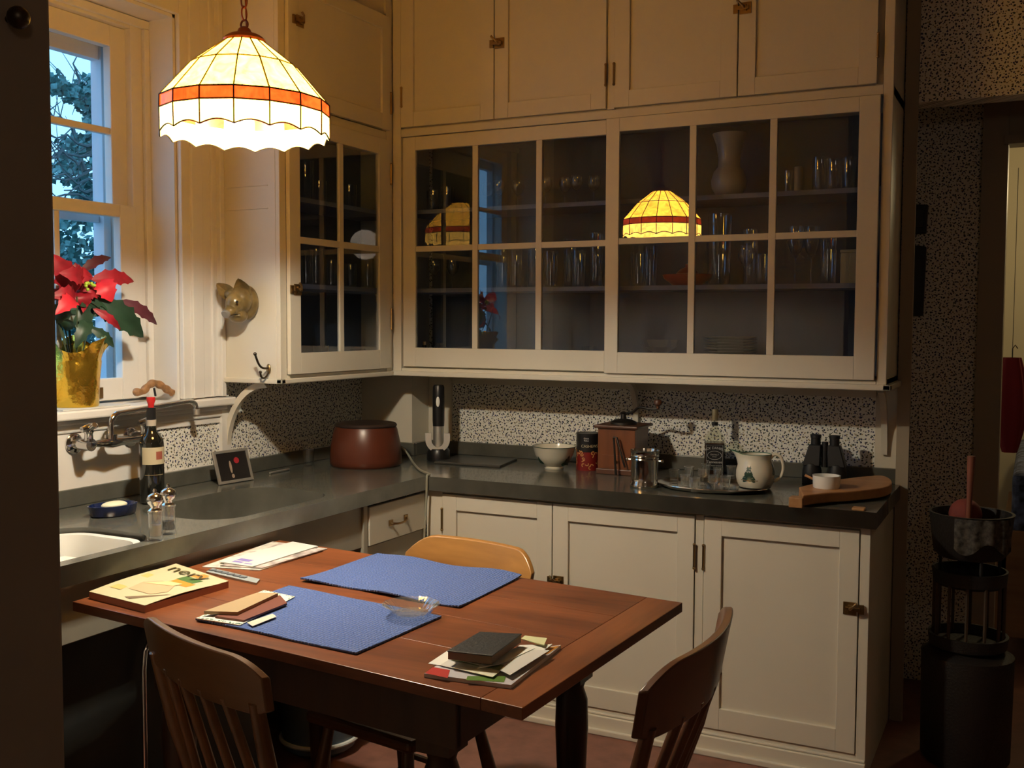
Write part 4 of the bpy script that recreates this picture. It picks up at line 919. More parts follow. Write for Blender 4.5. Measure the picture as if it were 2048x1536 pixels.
e_ = at(1300, 818, 'y', gr.location.y-.02)-gr.location; e2 = at(1316, 798, 'y', gr.location.y-.02)-gr.location
m = MB(); m.tube(catmull([(0, 0, gh+.045), (e_.x*.35, -.005, gh+.055), (e_.x*.6, -.012, e_.z+.004), (e_.x, e_.y, e_.z), (e2.x, e2.y, e_.z+.001)], 6), [.005]*25, 8); m.build('crank_arm', IRON, gr, smooth=True)
m = MB(); m.lathe([(.006, 0), (.007, .012), (.016, .020), (.017, .030), (.012, .038), (.002, .040)], 20, (e2.x, e2.y, e_.z)); m.build('crank_knob', WGD, gr, smooth=True)
# ---- tongs
yf = gr.location.y-hd_-.022; a = at(1234, 948, 'y', yf)
t = thing('serving_tongs', 'dark metal tongs leaning upright against the grinder', 'tongs', (a.x, yf-.014, H))
yy = .010
pt = at(1228, 875, 'y', yf)-t.location; c = at(1250, 925, 'y', yf-.004)-t.location
m = MB(); m.tube([(0, 0, .004), (pt.x*.8, yy*.8, pt.z*.9), (pt.x, yy, pt.z)], [.005, .004, .005], 8); m.build('arm', IRON, t, smooth=True)
m = MB(); m.tube([(pt.x, yy, pt.z), (pt.x+.012, yy, pt.z+.001), (c.x, c.y, c.z-.02)], [.005, .0045, .004], 8); m.build('arm', IRON, t, smooth=True)
# ---- ice bucket
q = at(1280, 977, 'z', H); bw = (at(1310, 940, 'y', q.y)-at(1251, 940, 'y', q.y)).length/2*.98; bh = at(1280, 903, 'y', q.y).z-H
ib = thing('ice_bucket', 'shiny pewter ice bucket with ring knobs and banded rim', 'bucket', (q.x, q.y+bw*.85, H)); bh = at(1280, 903, 'y', ib.location.y-bw).z-H
PEW = P('pewter', (.62, .60, .56), .13, 1)
m = MB(); m.lathe([(bw*.93, 0), (bw*.97, .004), (bw*.97, .012), (bw*.90, .018), (bw*.89, bh*.25), (bw*.90, bh*.72), (bw*.94, bh*.76), (bw*.91, bh*.79), (bw*.95, bh*.84), (bw*.92, bh*.87), (bw*.95, bh*.97), (bw, bh), (bw*.94, bh), (bw*.87, bh*.85), (bw*.84, .02), (.002, .018)], 48); m.build('body', PEW, ib, smooth=True)
for s_ in (-1, 1):
    m = MB(); m.tube([(s_*bw*.88, 0, bh*.72), (s_*(bw+.008), 0, bh*.72)], .003, 8); m.ball((s_*(bw+.012), 0, bh*.72), .0065, 12); m.build('knob', PEW, ib, smooth=True)
# ---- whiskey bottle
q = at(1429, 944, 'z', H); by = -.13; bt = at(1427, 818, 'y', by).z-H; hw = (at(1452, 890, 'y', by)-at(1406, 890, 'y', by)).length/2
ws = thing('whiskey_bottle', 'square whiskey bottle with black label, half full, behind the tray', 'bottle', (at(1429, 900, 'y', by).x, by, H), rotz=-.12); ws.rotation_euler[2] = .28
hw *= .86; k_ = bt
def sqring(s_, r_, z, n=6): return [(p_[0], p_[1], z) for p_ in rrect(-s_, -s_, s_, s_, min(r_, s_*.999), n)]
def loft(m, rings):
    R_ = [[m.v(p_) for p_ in rg] for rg in rings]
    for A_, B_ in zip(R_, R_[1:]):
        for i in range(len(A_)): m.face([A_[i], A_[(i+1) % len(A_)], B_[(i+1) % len(A_)], B_[i]])
    m.face(R_[0][::-1]); m.face(R_[-1])
nr = hw*.30
m = MB(); loft(m, [sqring(hw*.94, .012, 0), sqring(hw, .014, .006), sqring(hw, .014, k_*.56), sqring(hw*.93, hw*.4, k_*.60), sqring(hw*.62, hw*.6, k_*.65), sqring(nr*1.15, nr, k_*.70), sqring(nr, nr, k_*.74), sqring(nr, nr, k_*.985)]); m.build('glass_body', thin_glass('greenish_bottle_glass', (.90, .92, .84), 2.2, body=.0), ws, smooth=True)
m = MB(); loft(m, [sqring(hw*.9, .012, .006), sqring(hw*.95, .012, .01), sqring(hw*.95, .012, k_*.50), sqring(hw*.94, .012, k_*.505)]); m.build('liquor', P('amber_whiskey', (.06, .015, .004), .15), ws, smooth=True)
m = MB(); m.lathe([(nr*1.08, k_*.755), (nr*1.08, k_*.805)], 20); m.build('neck_seal', BLACKP, ws, smooth=True)
m = MB(); m.lathe([(nr*1.05, k_*.83), (nr*1.08, k_*.985), (nr, k_)], 20); m.build('cap', P('clear_amber_cap', (.30, .24, .14), .2, .3), ws, smooth=True)
lbm = P('black_label', (.012, .012, .012), .4); LW = P('label_white_print', (.62, .62, .58), .5)
m = MB(); m.box((-hw*.86, -hw-.0012, k_*.10), (hw*.86, -hw-.0002, k_*.49)).box((hw+.0002, -hw*.86, k_*.10), (hw+.0012, hw*.86, k_*.49)); lb = m.build('label', lbm, ws)
def flat(zc_): return lambda x, y, h: (x, -hw-.0014-h, zc_+y)
def arch(zc_): return lambda x, y, h: (x, -hw-.0014-h, zc_+y-(x*x)*6)
text('label_lettering', "JACK DANIEL'S", .0135*hw/.04, LW, lb, arch(k_*.435))
text('label_lettering', 'Old No.7', .0085*hw/.04, LW, lb, flat(k_*.335)); text('label_lettering', 'BRAND', .005*hw/.04, LW, lb, flat(k_*.303))
text('label_lettering', 'Tennessee', .014*hw/.04, LW, lb, flat(k_*.225)); text('label_lettering', 'SOUR MASH WHISKEY', .006*hw/.04, LW, lb, flat(k_*.17))
m = MB(); m.tube([(hw*.68*math.cos(i*PI/16), -hw-.0012, k_*.325+k_*.062*math.sin(i*PI/16)) for i in range(32)], .0007, 4, closed=True)
m.tube([(-hw*.8, -hw-.0012, k_*.115), (hw*.8, -hw-.0012, k_*.115), (hw*.8, -hw-.0012, k_*.475), (-hw*.8, -hw-.0012, k_*.475)], .0006, 4, closed=True); m.build('label_border', LW, lb)
# ---- tray
ta, tb_ = at(1330, 962, 'z', H+.01), at(1562, 968, 'z', H+.01); tc = (ta+tb_)/2; tf = at(1440, 992, 'z', H)
trr = (tb_-ta).length/2*.97
tc.y = tf.y+trr*.62
ty = thing('silver_tray', 'round silver tray with scalloped rim holding glasses and a pitcher', 'tray', (tc.x-.01, tc.y+.02, H))
m = MB(); n = 96; rings = []
for (r, z) in ((trr*.80, .001), (trr*.9, .004), (trr*1.0, .016), (trr*.995, .019), (trr*.90, .008), (trr*.80, .004), (.002, .004)):
    rings.append([m.v((r*(1+.018*abs(math.sin(8*PI*k/n*1.0)) if r > trr*.85 else r)*math.cos(2*PI*k/n), .66*r*(1+.018*abs(math.sin(8*PI*k/n)) if r > trr*.85 else r)*math.sin(2*PI*k/n), z)) if False else m.v(((r*(1+(.02*abs(math.sin(10*PI*k/n)) if r > trr*.85 else 0)))*math.cos(2*PI*k/n), .70*(r*(1+(.02*abs(math.sin(10*PI*k/n)) if r > trr*.85 else 0)))*math.sin(2*PI*k/n), z)) for k in range(n)])
for A_, B_ in zip(rings, rings[1:]):
    for k in range(n): m.face([A_[k], A_[(k+1) % n], B_[(k+1) % n], B_[k]])
m.face(rings[0][::-1]); m.face(rings[-1]); m.build('plate', SILVER, ty, smooth=True)
TZ0 = H+.0045
def shot(px, py, label, h_=.052, r=.019, kind=0):
    q = at(px, py, 'z', TZ0); t = thing('small_glass', label, 'glass', (q.x, q.y, TZ0), group='small glasses on the silver tray')
    m = MB(); n = 18
    if kind == 0: prof_ = [(r*.72, 0), (r*.80, .003), (r*.84, h_*.4), (r, h_*.95), (r*1.02, h_), (r*.93, h_), (r*.78, h_*.4), (r*.70, .012), (.001, .011)]
    else: prof_ = [(r*.85, 0), (r*.8, .003), (.005, .008), (.004, .022), (r*.7, .030), (r*.95, h_*.75), (r*.9, h_+.01), (r*.85, h_+.01), (r*.9, h_*.75), (r*.6, .033), (.001, .028)]
    rg = [[m.v((rr_*(1+(.05 if k % 2 else -.03)*(1 if z_ < h_*.8 else .2))*math.cos(2*PI*k/n), rr_*(1+(.05 if k % 2 else -.03)*(1 if z_ < h_*.8 else .2))*math.sin(2*PI*k/n), z_)) for k in range(n)] for rr_, z_ in prof_]
    for A_, B_ in zip(rg, rg[1:]):
        for k in range(n): m.face([A_[k], A_[(k+1) % n], B_[(k+1) % n], B_[k]])
    m.face(rg[0][::-1]); m.face(rg[-1]); m.build('glass', FACETGLASS, t)
for i, (px, py, lab, kd) in enumerate(((1348, 966, 'small clear glass at the left end of the silver tray', 0), (1370, 978, 'small clear glass near the front left rim of the tray', 0), (1390, 984, 'small clear glass at the front rim of the tray', 0),
        (1378, 960, 'small clear glass in the back row of the tray, left', 0), (1405, 970, 'small stemmed glass in the middle of the tray cluster', 1), (1425, 984, 'small stemmed glass at the front middle of the tray', 1),
        (1412, 954, 'small clear glass just in front of the whiskey bottle', 0), (1436, 962, 'small clear glass in front of the whiskey label, right', 0), (1450, 980, 'small clear glass touching the left side of the pitcher', 0), (1462, 958, 'small clear glass half behind the pitcher', 0))):
    shot(px, py, lab, kind=kd)
# ---- pitcher
q = at(1508, 977, 'z', TZ0); pr = (at(1546, 945, 'y', q.y)-at(1466, 945, 'y', q.y)).length/2; phh = at(1505, 910, 'y', q.y).z-TZ0
pc = thing('painted_pitcher', 'cream pitcher with a green fir tree painted on it, on the tray', 'pitcher', (q.x-.006, q.y+pr*.55, TZ0)); pc.rotation_euler[2] = .22
pr *= .96
prof = [(.74, 0), (.82, .02), (.94, .16), (1.0, .34), (.99, .50), (.91, .68), (.82, .82), (.80, .92), (.84, 1.0)]
def prf(z):
    f = z/phh
    for (r0, f0), (r1, f1) in zip(prof, prof[1:]):
        if f0 <= f <= f1: return pr*(r0+(r1-r0)*(f-f0)/(f1-f0))
    return pr*.8
m = MB(); n = 48; rings = []
full = [(r*pr, f*phh) for r, f in prof]+[(.81*pr, phh), (.74*pr, .86*phh), (.82*pr, .7*phh), (.94*pr, .4*phh), (.6*pr, .04*phh), (.002, .03*phh)]
for (r, z) in full:
    rg = []
    for k in range(n):
        a = 2*PI*k/n; sp = max(0, math.cos(a-PI))**14 if z > phh*.7 else 0; f = (z/phh-.7)/.3
        rg.append(m.v(((r+sp*.030*max(0, f))*math.cos(a), (r*(1-.25*sp))*math.sin(a), z+sp*.012*max(0, f))))
    rings.append(rg)
for A_, B_ in zip(rings, rings[1:]):
    for k in range(n): m.face([A_[k], A_[(k+1) % n], B_[(k+1) % n], B_[k]])
m.face(rings[0][::-1]); m.face(rings[-1]); m.build('body', CHINA, pc, smooth=True)
m = MB(); m.tube(catmull([(pr*.76, 0, phh*.88), (pr*.98, 0, phh*1.0), (pr*1.28, 0, phh*.92), (pr*1.42, 0, phh*.62), (pr*1.28, 0, phh*.32), (pr*.95, 0, phh*.20)], 6), [.006]*31, 10); m.build('handle', CHINA, pc, smooth=True)
rimp = []
for k in range(48):
    a = 2*PI*k/48; sp = max(0, math.cos(a-PI))**14; rimp.append(((.80*pr+sp*.030)*math.cos(a)*1.005, (.8*pr*(1-.25*sp))*math.sin(a)*1.005, phh+sp*.012))
m = MB(); m.tube(rimp, .0016, 6, closed=True); m.build('green_rim', P('green_glaze_line', (.02, .14, .07), .3), pc)
ca = math.atan2(CAM.y-pc.location.y, CAM.x-pc.location.x)-pc.rotation_euler[2]
tree_decal(pc, prf, ca-.35, phh*.28, phh*.42, .052, 4); tree_decal(pc, prf, ca+1.25, phh*.45, phh*.3, .03, 6)
m = MB(); r = prf(phh*.25)+.001; m.sheet(lambda u, v_: (r*math.cos(ca-.8+.95*u)*1.0, r*math.sin(ca-.8+.95*u), phh*(.25+.02*v_)), 8, 1); m.build('ground_decal', P('brown_decal', (.18, .10, .04), .4), pc)
# ---- binoculars
q = at(1655, 950, 'z', H); by = -.15
bn = thing('binoculars', 'black binoculars standing upright behind the cutting board', 'binoculars', (at(1650, 900, 'y', by).x, by, H)); bt = at(1650, 870, 'y', by).z-H; ws_ = (at(1690, 900, 'y', by)-at(1612, 900, 'y', by)).length
BM = P('binocular_rubber', (.008, .008, .009), .5)
for s_ in (-1, 1):
    m = MB(); xo = s_*ws_*.27; xe = s_*ws_*.20; r = ws_*.21
    m.lathe([(r, 0), (r*1.02, .004), (r*.98, .05*bt/.19), (r*.8, .08*bt/.19)], 28, (xo, 0, 0)); m.hexa([(xo-r*.9, -r*.75, .07), (xo+r*.9, -r*.75, .07), (xo+r*.9, r*.75, .07), (xo-r*.9, r*.75, .07)], [(xe-r*.62, -r*.6, bt*.80), (xe+r*.62, -r*.6, bt*.80), (xe+r*.62, r*.6, bt*.80), (xe-r*.62, r*.6, bt*.80)])
    brl = m.build('barrel', BM, bn, smooth=True, bevel=.003)
    m = MB(); m.lathe([(r*.50, bt*.79), (r*.50, bt*.93), (r*.56, bt*.94), (r*.56, bt)], 24, (xe, 0, 0)); m.build('eyepiece', BM, bn, smooth=True)
m = MB(); m.tube([(0, 0, bt*.35), (0, 0, bt*.86)], .010, 14); m.box((-.03, -.006, bt*.55), (.03, .006, bt*.68)); m.build('hinge_bridge', BM, bn)
bn.scale = (1.2, 1.15, 1.0)
# ---- carving board
zt_ = H+.042
out_ = [at(*p_, 'z', zt_) for p_ in ((1598, 974), (1606, 991), (1650, 986), (1717, 981), (1765, 975), (1783, 967), (1780, 957), (1764, 951), (1735, 952), (1690, 957), (1640, 964))]
cb = thing('carving_board', 'thick rounded wooden carving board on the right end of the counter', 'board', (sum(p_.x for p_ in out_)/11, sum(p_.y for p_ in out_)/11, H))
o2 = [(p_-cb.location) for p_ in out_]; sm = []
cl = catmull(o2[1:]+[o2[0]], 5)
m = MB(); pts2 = [(p_.x, p_.y) for p_ in cl]; m.prism(pts2[::-1], .008, zt_-H); m.build('plank', wood('maple_board', (.28, .12, .045), (.50, .25, .10), .45, 6, 'X', 6, .05), cb, bevel=.004)
l0 = o2[0]; l1 = o2[1]; FG = wood('board_end_grain', (.30, .14, .05), (.5, .27, .11), .5, 9, 'Y')
MB().box((l1.x-.045, l1.y-.008, 0), (l1.x, l1.y+.04, .034)).build('foot', FG, cb, bevel=.003)
MB().box((l1.x+.15, l1.y+.03, 0), (l1.x+.19, l1.y+.07, .009)).build('foot', FG, cb, bevel=.003)
MB().box((l0.x+.1, l0.y, 0), (l0.x+.13, l0.y+.03, .009)).build('foot', FG, cb, bevel=.003)
# ramekin + spoon
q = at(1649, 978, 'z', zt_); rr = (at(1677, 968, 'y', q.y)-at(1621, 968, 'y', q.y)).length/2
rk = thing('white_ramekin', 'small white ramekin on the carving board', 'ramekin', (q.x, q.y+rr*.75, zt_))
m = MB(); m.lathe([(rr*.93, 0), (rr*.97, .003), (rr, .040), (rr*1.02, .043), (rr*.93, .043), (rr*.90, .006), (.002, .005)], 40); m.build('dish', WHITEC, rk, smooth=True)
t = thing('wooden_spoon', 'tiny wooden spoon resting in the white ramekin', 'spoon', (rk.location.x, rk.location.y, zt_+.006))
sp = at(1610, 950, 'y', rk.location.y)-t.location; m = MB(); m.tube([(rr*.45, 0, .006), (0, 0, .016), sp*.6, sp], [.007, .004, .0035, .005], 8); m.build('spoon', wood('spoon_wood', (.35, .17, .08), (.55, .3, .14)), t, smooth=True)

# ================================================================ pig head and coat hook on the cupboard side
S = LY
hp = lambda px, py, y=S: at(px, py, 'y', y)
hc0 = hp(495, 607)
pg = thing('pig_head_ornament', 'ceramic pig head wall ornament on the cupboard side by the window', 'ornament', (hc0.x, S-.004, hc0.z))
PIG = P('mottled_pig_glaze', (.17, .115, .042), .28, var=.5, vscale=26, coat=.3); 
def hpL(px, py, dy): return hp(px, py, S-dy)-pg.location
m = MB()
c = hpL(492, 605, .02); m.ball(c, 1, 24, (.056, .030, .066))
c = hpL(481, 600, .055); m.ball(c, 1, 24, (.048, .045, .054))
c = hpL(470, 606, .085); m.ball(c, 1, 20, (.036, .036, .040))
c = hpL(462, 622, .110); m.ball(c, 1, 20, (.023, .024, .021))
a = hpL(466, 612, .09); b = hpL(452, 628, .135)
m.tube([a, a.lerp(b, .5), b], [.026, .0185, .0155], 16)
c = hpL(476, 632, .07); m.ball(c, 1, 20, (.036, .036, .026))
c = hpL(462, 588, .075); m.ball(c, 1, 16, (.026, .024, .018))
hdm = bake(m, 'head', PIG, pg, .0028)
sm_ = hdm.modifiers.new('smooth', 'SMOOTH'); sm_.factor = .6; sm_.iterations = 6
m = MB(); d_ = (b-a).normalized(); m.tube([b-d_*.004, b+d_*.004, b+d_*.007], [.0165, .0170, .014], 18); m.build('snout', P('pig_grey_snout', (.22, .20, .17), .25, coat=.4), pg, smooth=True)
m = MB()
for s_ in (-1, 1):
    n_ = d_.cross(Vector((0, 0, 1))).normalized(); m.ball(b+d_*.0075+n_*s_*.006, .0026, 8)
m.build('nostrils', BLACKP, pg) if False else m.bm.free()
def ear(bpx, tpx, w_, dy0, dy1):
    B = hpL(*bpx, dy0); T = hpL(*tpx, dy1); d = T-B; L_ = d.length; d.normalize(); s_ = d.cross(Vector((.6, -.8, 0))).normalized(); nn = s_.cross(d)
    def fn(u, v_):
        wd_ = w_*(math.sin(PI*(.18+.82*(1-u)**1.0*.62))) if u < 1 else 0.004
        x = (v_-.5)*wd_*(1-u**3*.75)
        return B+d*L_*u+s_*x+nn*(abs(x)*.9-.012*math.sin(PI*u))
    m = MB(); m.sheet(fn, 12, 8, nn*-.004); return m.build('ear', PIG, pg, smooth=True)
ear((488, 592), (476, 557), .066, .05, .075); ear((466, 594), (433, 567), .056, .06, .075)
EYE = P('dark_eye', (.01, .008, .006), .1)
m = MB(); m.ball(hpL(474, 604, .118), .0055, 12); m.build('eye', EYE, pg, smooth=True)
m = MB(); m.ball(hpL(454, 607, .104), .0045, 12); m.build('eye', EYE, pg, smooth=True)
c = hpL(470, 628, .118); m = MB(); m.tube([c+Vector((-.02, -.004, -.006)), c+Vector((.0, .0, -.002)), c+Vector((.016, .012, .0))], .0014, 6); m.build('mouth_line', EYE, pg)
hk = thing('coat_hook', 'double bronze coat hook on the cupboard side below the pig head', 'hook', (hp(539, 738).x, S-.002, hp(539, 738).z))
m = MB(); c = Vector((0, 0, 0))
m.ball((0, -.004, 0), 1, 14, (.010, .005, .020)); m.build('back_plate', BRASS, hk, smooth=True)
u1 = hp(510, 708, S-.075)-hk.location; m = MB(); m.tube(bez((0, -.004, .004), (0, -.05, -.0), (u1.x, u1.y+.02, u1.z-.045), u1, 12), .0042, 8); m.ball(u1, .0068, 10); m.build('upper_prong', DARKBR, hk, smooth=True)
m = MB(); m.tube(bez((0, -.004, -.006), (0, -.012, -.040), (-.004, -.045, -.042), (-.004, -.045, -.012), 10), .004, 8); m.ball((-.004, -.045, -.010), .006, 10); m.build('lower_prong', DARKBR, hk, smooth=True)

# ================================================================ on the table
def ontable(px, py, dz=0): return at(px, py, 'z', TZ+dz)
BLUE = None
def placemat_mat():
    m, nt, b, L = newmat('blue_quilted_cotton')
    tc = nt.nodes.new('ShaderNodeTexCoord'); b.inputs['Base Color'].default_value = (.075, .14, .40, 1); b.inputs['Roughness'].default_value = .85; b.inputs['Sheen Weight'].default_value = .2
    w1 = nt.nodes.new('ShaderNodeTexWave'); w1.wave_type = 'BANDS'; w1.inputs['Scale'].default_value = 34; w1.inputs['Distortion'].default_value = 3; w1.inputs['Detail'].default_value = 1; w1.inputs['Detail Scale'].default_value = 3
    L.new(tc.outputs['Object'], w1.inputs['Vector'])
    w2 = nt.nodes.new('ShaderNodeTexWave'); w2.bands_direction = 'Y'; w2.inputs['Scale'].default_value = 26; w2.inputs['Distortion'].default_value = 5; L.new(tc.outputs['Object'], w2.inputs['Vector'])
    ad = nt.nodes.new('ShaderNodeMath'); ad.operation = 'MULTIPLY'; L.new(w1.outputs['Fac'], ad.inputs[0]); L.new(w2.outputs['Fac'], ad.inputs[1])
    bp_ = nt.nodes.new('ShaderNodeBump'); bp_.inputs['Strength'].default_value = .9; bp_.inputs['Distance'].default_value = .004; L.new(ad.outputs[0], bp_.inputs['Height']); L.new(bp_.outputs[0], b.inputs['Normal'])
    mr = nt.nodes.new('ShaderNodeMapRange'); mr.inputs['To Min'].default_value = .78; mr.inputs['To Max'].default_value = 1.1; L.new(ad.outputs[0], mr.inputs[0])
    vm = nt.nodes.new('ShaderNodeVectorMath'); vm.operation = 'SCALE'; vm.inputs[0].default_value = (.080, .15, .42); L.new(mr.outputs[0], vm.inputs['Scale']); L.new(vm.outputs[0], b.inputs['Base Color'])
    return m
PMT = placemat_mat()
def placemat(cs, label, wob, seed):
    cs = [ontable(*c_) for c_ in cs]; cen = sum(cs, Vector())/4; t = thing('blue_placemat', label, 'placemat', (cen.x, cen.y, TZ), group='blue quilted placemats'); random.seed(seed); ph_ = [random.uniform(0, 6) for _ in range(4)]
    def fn(u, v_):
        a = cs[0].lerp(cs[1], u); b = cs[3].lerp(cs[2], u); p_ = a.lerp(b, v_)-cen
        e_ = wob*(math.sin(u*9+ph_[0])*(1-v_)+math.sin(u*8+ph_[1])*v_); p_.y += e_*.006*(1 if v_ in (0, 1) else abs(2*v_-1)); p_.z = .0055+wob*.0035*(1+math.sin(u*11+ph_[2]+v_*3))*(abs(2*v_-1)**3)
        return p_
    m = MB(); m.sheet(fn, 40, 20, (0, 0, -.005)); m.build('mat', PMT, t, smooth=True, bevel=.001)
placemat(((753, 1110), (1044, 1155), (917, 1218), (603, 1163)), 'wavy blue quilted placemat at the far side of the table', 1.0, 1)
placemat(((578, 1175), (883, 1236), (712, 1311), (391, 1241)), 'flat blue quilted placemat at the near side of the table under the cut glass dish', .15, 2)
def quadthing(name, label, cat, cs, z0, z1, mat, pname='sheet', group=None, bev=0):
    cs = [at(*c_, 'z', TZ+z1) for c_ in cs]; cen = sum(cs, Vector())/len(cs); t = thing(name, label, cat, (cen.x, cen.y, TZ+z0), group=group)
    m = MB(); m.hexa([(c_.x-cen.x, c_.y-cen.y, .0002) for c_ in cs], [(c_.x-cen.x, c_.y-cen.y, z1-z0) for c_ in cs]); o = m.build(pname, mat, t, bevel=bev); return t, o, cs
# magazine
MAGW = P('magazine_cover', (.58, .53, .33), .35)
mz = .017
t, o, cs = quadthing('cookery_magazine', 'thick magazine with a yellow and green food cover at the left of the table', 'magazine', ((178, 1184), (352, 1128), (457, 1163), (290, 1212)), 0, mz, P('magazine_pages', (.40, .18, .12), .6), 'pages')
cen = t.location
def uvp(u, v_, h=0): 
    a = cs[0].lerp(cs[1], u); b = cs[3].lerp(cs[2], u); p_ = a.lerp(b, v_)-cen; p_.z = mz+h+.004*math.sin(PI*min(1, u*1.2)); return p_
m = MB(); m.sheet(lambda u, v_: uvp(u, v_, .0015), 14, 6, (0, 0, -.0012)); cv = m.build('cover', MAGW, t, smooth=True)
def patch(name, col, poly, h=.002):
    m = MB(); m.face([m.v(uvp(u, v_, h)) for u, v_ in poly]); m.build(name, P('cover_'+name, col, .4), cv)
patch('beige_dish', (.62, .42, .24), ((.22, .35), (.42, .30), (.55, .45), (.52, .72), (.36, .85), (.22, .75)), .0026); patch('pale_slice', (.75, .62, .30), ((.40, .35), (.58, .55), (.60, .75), (.50, .72)), .0032)
patch('orange_block', (.65, .28, .03), ((.56, .52), (.68, .52), (.68, .86), (.56, .86))); patch('green_block', (.08, .17, .04), ((.68, .50), (.82, .50), (.82, .80), (.68, .80))); patch('orange_stripe', (.60, .27, .05), ((.84, .52), (.97, .60), (.97, .70), (.84, .74)))
patch('yellow_band', (.66, .48, .16), ((.16, .10), (.62, .06), (.62, .18), (.16, .30)), .0024); patch('brown_scroll', (.20, .13, .07), ((.06, .55), (.30, .92), (.33, .97), (.04, .66)), .0024)
text('title_lettering', 'nery', .2, P('title_olive', (.07, .055, .012), .5), cv, lambda x, y, h: uvp(.875+y*1.15, .45+x*1.9, .0040), 0)
# plastic strip packet
t, o, cs2 = quadthing('blister_strip', 'small grey plastic strip packet behind the magazine', 'packet', ((412, 1143), (425, 1136), (520, 1158), (513, 1166)), 0, .006, P('grey_plastic_strip', (.34, .38, .38), .35), 'strip')
m = MB()
for i in range(6):
    p_ = (cs2[0].lerp(cs2[3], (i+.6)/8)+cs2[1].lerp(cs2[2], (i+.6)/8))/2-t.location; m.box((p_.x-.010, p_.y-.006, .006), (p_.x+.010, p_.y+.006, .009))
m.build('blisters', P('strip_dark_print', (.16, .18, .20), .4), o)
# mail pile at the back left
cs_ = ((404, 1133), (545, 1083), (655, 1097), (520, 1140))
t, o, cs3 = quadthing('newspaper_insert', 'printed paper at the bottom of the mail pile by the counter', 'paper', cs_, 0, .003, P('newsprint', (.55, .52, .46), .7, var=.35, vscale=35))
t, o, cs3 = quadthing('coloured_flyer', 'flyer with dark pictures in the mail pile by the counter', 'paper', ((440, 1131), (560, 1086), (648, 1099), (524, 1136)), .0035, .006, P('flyer_print', (.42, .36, .33), .5, var=.8, vscale=26))
t, o, cs3 = quadthing('white_envelope', 'long white envelope with purple print on top of the mail pile', 'envelope', ((438, 1123), (585, 1083), (636, 1092), (505, 1133)), .0065, .009, PAPERW)
cen3 = t.location
def e3(u, v_, h=.0028): 
    p_ = cs3[0].lerp(cs3[1], u).lerp(cs3[3].lerp(cs3[2], u), v_)-cen3; p_.z = h; return p_
m = MB()
for (u0, u1, v0, v1) in ((.05, .10, .25, .55), (.12, .20, .22, .62), (.05, .08, .62, .85)): m.face([m.v(e3(u0, v0)), m.v(e3(u1, v0)), m.v(e3(u1, v1)), m.v(e3(u0, v1))])
m.build('purple_print', P('purple_ink', (.25, .20, .50), .6), o)
# cards on the near placemat
t, o, cs4 = quadthing('bordered_card', 'white card with a green leafy border lying on the near placemat', 'card', ((392, 1236), (528, 1180), (590, 1193), (480, 1250)), .0065, .009, P('white_card', (.70, .68, .60), .6))
cen4 = t.location; GB = P('green_leaf_border', (.04, .16, .08), .6); random.seed(8); m = MB()
def e4(u, v_, h=.0028):
    p_ = cs4[0].lerp(cs4[1], u).lerp(cs4[3].lerp(cs4[2], u), v_)-cen4; p_.z = h; return p_
for i in range(90):
    s_ = random.random(); e_ = random.choice((0, 1, 2, 3)); d_ = random.uniform(.015, .07)
    u, v_ = ((s_, d_), (s_, 1-d_), (d_*.5, s_), (1-d_*.5, s_))[e_]; z_ = .010+random.uniform(0, .012)
    m.face([m.v(e4(u-z_*.7, v_)), m.v(e4(u, v_-z_)), m.v(e4(u+z_*.7, v_)), m.v(e4(u, v_+z_))])
m.build('leaf_border', GB, o)
quadthing('brown_folder', 'thin reddish brown folded card under the tan envelope', 'card', ((430, 1232), (560, 1190), (574, 1206), (488, 1240)), .0095, .014, P('red_brown_card', (.17, .05, .03), .5))
quadthing('tan_envelope', 'small tan envelope on top of the card pile', 'envelope', ((408, 1222), (514, 1185), (556, 1186), (475, 1224)), .0145, .022, P('kraft_paper', (.38, .27, .14), .7))
quadthing('ticket_slip', 'small cream paper slip at the front of the card pile', 'paper', ((494, 1245), (545, 1227), (553, 1233), (505, 1252)), .0095, .011, P('cream_slip', (.60, .56, .45), .6))
# glass dish
q = ontable(822, 1232, .006); gr_ = (at(870, 1222, 'y', q.y)-at(771, 1222, 'y', q.y)).length/2*.97
t = thing('cut_glass_dish', 'round cut glass dish with ribbed rim on the near placemat', 'dish', (q.x, q.y+.0, TZ+.0075))
m = MB(); n = 72; rings = []
for (r, z) in ((.60, 0), (.66, .003), (.80, .016), (1.0, .026), (1.01, .028), (.97, .029), (.78, .020), (.62, .008), (.01, .006)):
    rings.append([m.v((gr_*r*(1+(.022*math.sin(18*2*PI*k/n) if r > .7 else 0))*math.cos(2*PI*k/n), gr_*r*(1+(.022*math.sin(18*2*PI*k/n) if r > .7 else 0))*math.sin(2*PI*k/n), z)) for k in range(n)])
for A_, B_ in zip(rings, rings[1:]):
    for k in range(n): m.face([A_[k], A_[(k+1) % n], B_[(k+1) % n], B_[k]])
m.face(rings[0][::-1]); m.face(rings[-1]); m.build('dish', CUTGLASS, t, smooth=True)
